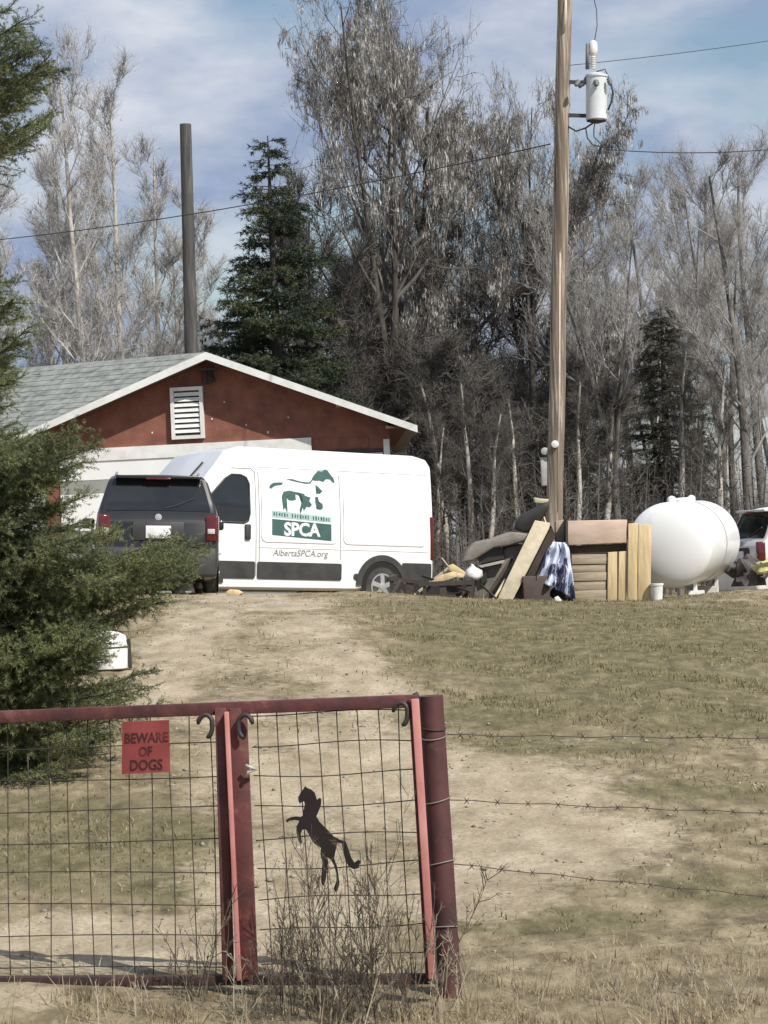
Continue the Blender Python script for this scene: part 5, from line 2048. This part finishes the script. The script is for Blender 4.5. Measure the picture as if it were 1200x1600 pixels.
# rearing horse cut-out hung on the mesh
HP = [(340, 170), (322, 200), (300, 225), (288, 250), (275, 275), (278, 310), (292, 336), (308, 322), (330, 312), (338, 340), (325, 400), (318, 445), (300, 460), (255, 455), (210, 462), (175, 478), (158, 492), (172, 512), (195, 494), (250, 488), (285, 495), (262, 545), (258, 600), (272, 650), (278, 690), (300, 716), (312, 700), (302, 655), (300, 615), (315, 580), (345, 575), (372, 615), (395, 665), (430, 712), (488, 748), (482, 810), (502, 880), (498, 950), (488, 1050), (500, 1100), (515, 1104), (532, 1060), (548, 950), (556, 890), (548, 835),
      (580, 860), (612, 915), (632, 985), (634, 1060), (608, 1128), (618, 1160), (640, 1160), (655, 1115), (662, 1075), (650, 990), (642, 930), (612, 850), (628, 770), (642, 700), (685, 705), (698, 790), (722, 880), (755, 930), (800, 950), (850, 935), (845, 915), (868, 880), (838, 862), (802, 888), (772, 838), (745, 755), (720, 690), (670, 676), (605, 640), (545, 575), (475, 505), (446, 455), (470, 400), (490, 345), (492, 290), (470, 280), (452, 300), (440, 260), (430, 232), (400, 205), (360, 188)]
k = MB()
hp = [G(420 + x / 6, 1200 + y / 6, -.02) for (x, y) in HP]
k.prism(hp, FWD * .008)
ho = k.build('horse_silhouette', mat('black_sheet_metal', (.012, .008, .008), .6, (.02, .013, .012), scale=6), None, tri=True)
tag(ho, 'black sheet metal cut-out of a rearing horse on the gate mesh', 'ornament')


# ------------------------------------------------------------------ dead weeds along the gate
M_stem = mat('dry_weed_stem', (.17, .135, .10), .9, (.075, .06, .046), scale=6)
M_stemp = mat('pale_weed_stem', (.46, .40, .30), .9, (.3, .25, .18), scale=6)


def weed(px, d, hpx, n, spread, seed, mt, label, group):
    rnd = random.Random(seed)
    b_ = gat(px, d)
    k = MB()
    for i in range(n):
        a = rnd.uniform(0, 2 * math.pi)
        p = b_ + Vector((math.cos(a), math.sin(a), 0)) * rnd.uniform(0, .09)
        h_ = hpx / (F_PX / d) * rnd.uniform(.5, 1.05)
        dr = Vector((rnd.gauss(0, spread), rnd.gauss(0, spread * .7), 1)).normalized()
        pts = [p - Z * .03]
        for s_ in range(6):
            dr = (dr + Vector((rnd.gauss(0, .06), rnd.gauss(0, .06), .02))).normalized()
            pts.append(pts[-1] + dr * h_ / 6)
        r0 = rnd.uniform(.0026, .0050)
        k.tube(pts, [r0 * (1 - .75 * q / 6) for q in range(7)], 4, cap=False)
        for q in range(rnd.randint(6, 11)):
            t = rnd.uniform(.25, .98) * 6
            j = min(int(t), 5)
            o = pts[j].lerp(pts[j + 1], t - j)
            ax_ = (pts[j + 1] - pts[j]).normalized()
            dd = perp_dir(ax_, R(rnd.uniform(22, 48)), rnd)
            l2 = h_ * rnd.uniform(.12, .34) * (1.1 - t / 9)
            m2 = o + dd * l2 * .5
            e2 = m2 + (dd + Z * .35).normalized() * l2 * .5
            k.tube([o, m2, e2], [r0 * .5, r0 * .42, r0 * .2], 3, cap=False)
            for _ in range(3):
                d3 = perp_dir(dd, R(rnd.uniform(20, 45)), rnd)
                o3 = o.lerp(e2, rnd.uniform(.3, .9))
                k.tube([o3, o3 + d3 * l2 * .35], [r0 * .35, r0 * .15], 3, cap=False)
    o = k.build('dead_weed', mt)
    o.location = Vector(o.location)
    return tag(o, label, 'weed', group)


GWD = 'dead weeds along the gate'
for i, (px, d, hp_, n, sp, lab) in enumerate((
        (330, 10.75, 190, 6, .2, 'leafless weed clump touching the middle gate upright below the mesh'), (295, 10.9, 150, 6, .28, 'tangled leafless weeds leaning away from the middle gate upright'),
        (440, 10.55, 260, 7, .14, 'leafless weed clump just right of the middle upright'), (480, 10.45, 330, 7, .14, 'tall leafless weed reaching up to the horse cut-out forelegs'),
        (505, 10.6, 300, 6, .16, 'leafless weed clump under the horse cut-out belly'), (545, 10.4, 300, 8, .16, 'dense leafless weed clump under the horse cut-out tail'),
        (575, 10.55, 360, 7, .15, 'tallest leafless weed between horse cut-out and pipe post'), (610, 10.5, 300, 7, .18, 'leafless weed clump in front of the mesh beside the pipe post'),
        (640, 10.4, 220, 6, .2, 'short leafless weed at the foot of the pink-edged right stile'), (520, 10.35, 220, 9, .25, 'bushy low weed before the bottom rail under the horse cut-out'),
        (460, 10.35, 180, 9, .28, 'bushy low weed before the bottom rail close to the middle upright'), (415, 10.45, 200, 6, .2, 'thin leafless weed against the right side of the middle upright'),
        (590, 10.3, 190, 9, .25, 'bushy low weed before the bottom rail nearer the pipe post'), (655, 10.45, 260, 4, .2, 'leafless weed crossing the pink-edged right stile'))):
    weed(px, d, hp_, n, sp, 40 + i, M_stem, lab, GWD)
for i, (px, d, hp_, n, sp, lab) in enumerate(((500, 10.4, 200, 5, .2, 'pale weed stalks before the mesh under the horse cut-out'), (560, 10.35, 240, 5, .25, 'pale weed stalks between the horse cut-out and the pipe post'), (690, 10.4, 200, 5, .2, 'pale weed stalks around the foot of the pipe post'), (720, 10.5, 120, 4, .2, 'short pale weed stalks on the fence side of the pipe post'), (170, 10.35, 110, 3, .4, 'broken pale stalks below the gate under the warning sign'), (740, 10.6, 190, 2, .1, 'two thin pale stalks standing just past the pipe post'), (380, 10.4, 120, 6, .3, 'short pale weed stalks at the foot of the middle upright'), (240, 10.5, 80, 4, .35, 'low pale stalks under the bottom rail left of the middle upright'))):
    weed(px, d, hp_, n, sp, 80 + i, M_stemp, lab, 'pale weed stalks')
for i, (px, d, hp_, n, lab) in enumerate(((1100, 10.8, 90, 5, 'sparse pale stalks standing under the barbed wire on thin turf'), (950, 10.7, 80, 6, 'pale stalks under the barbed wire beside the edge of the bare dirt'), (820, 10.6, 90, 5, 'pale stalks under the barbed wire, first tuft past the pipe post'), (1040, 10.5, 90, 8, 'thick tuft of pale stalks in the long straw below the barbed wire'), (1170, 10.6, 110, 6, 'tallest tuft of pale stalks below the barbed wire, away from the post'))):
    weed(px, d, hp_, n, .3, 120 + i, M_stemp, lab, 'weeds under the wire')
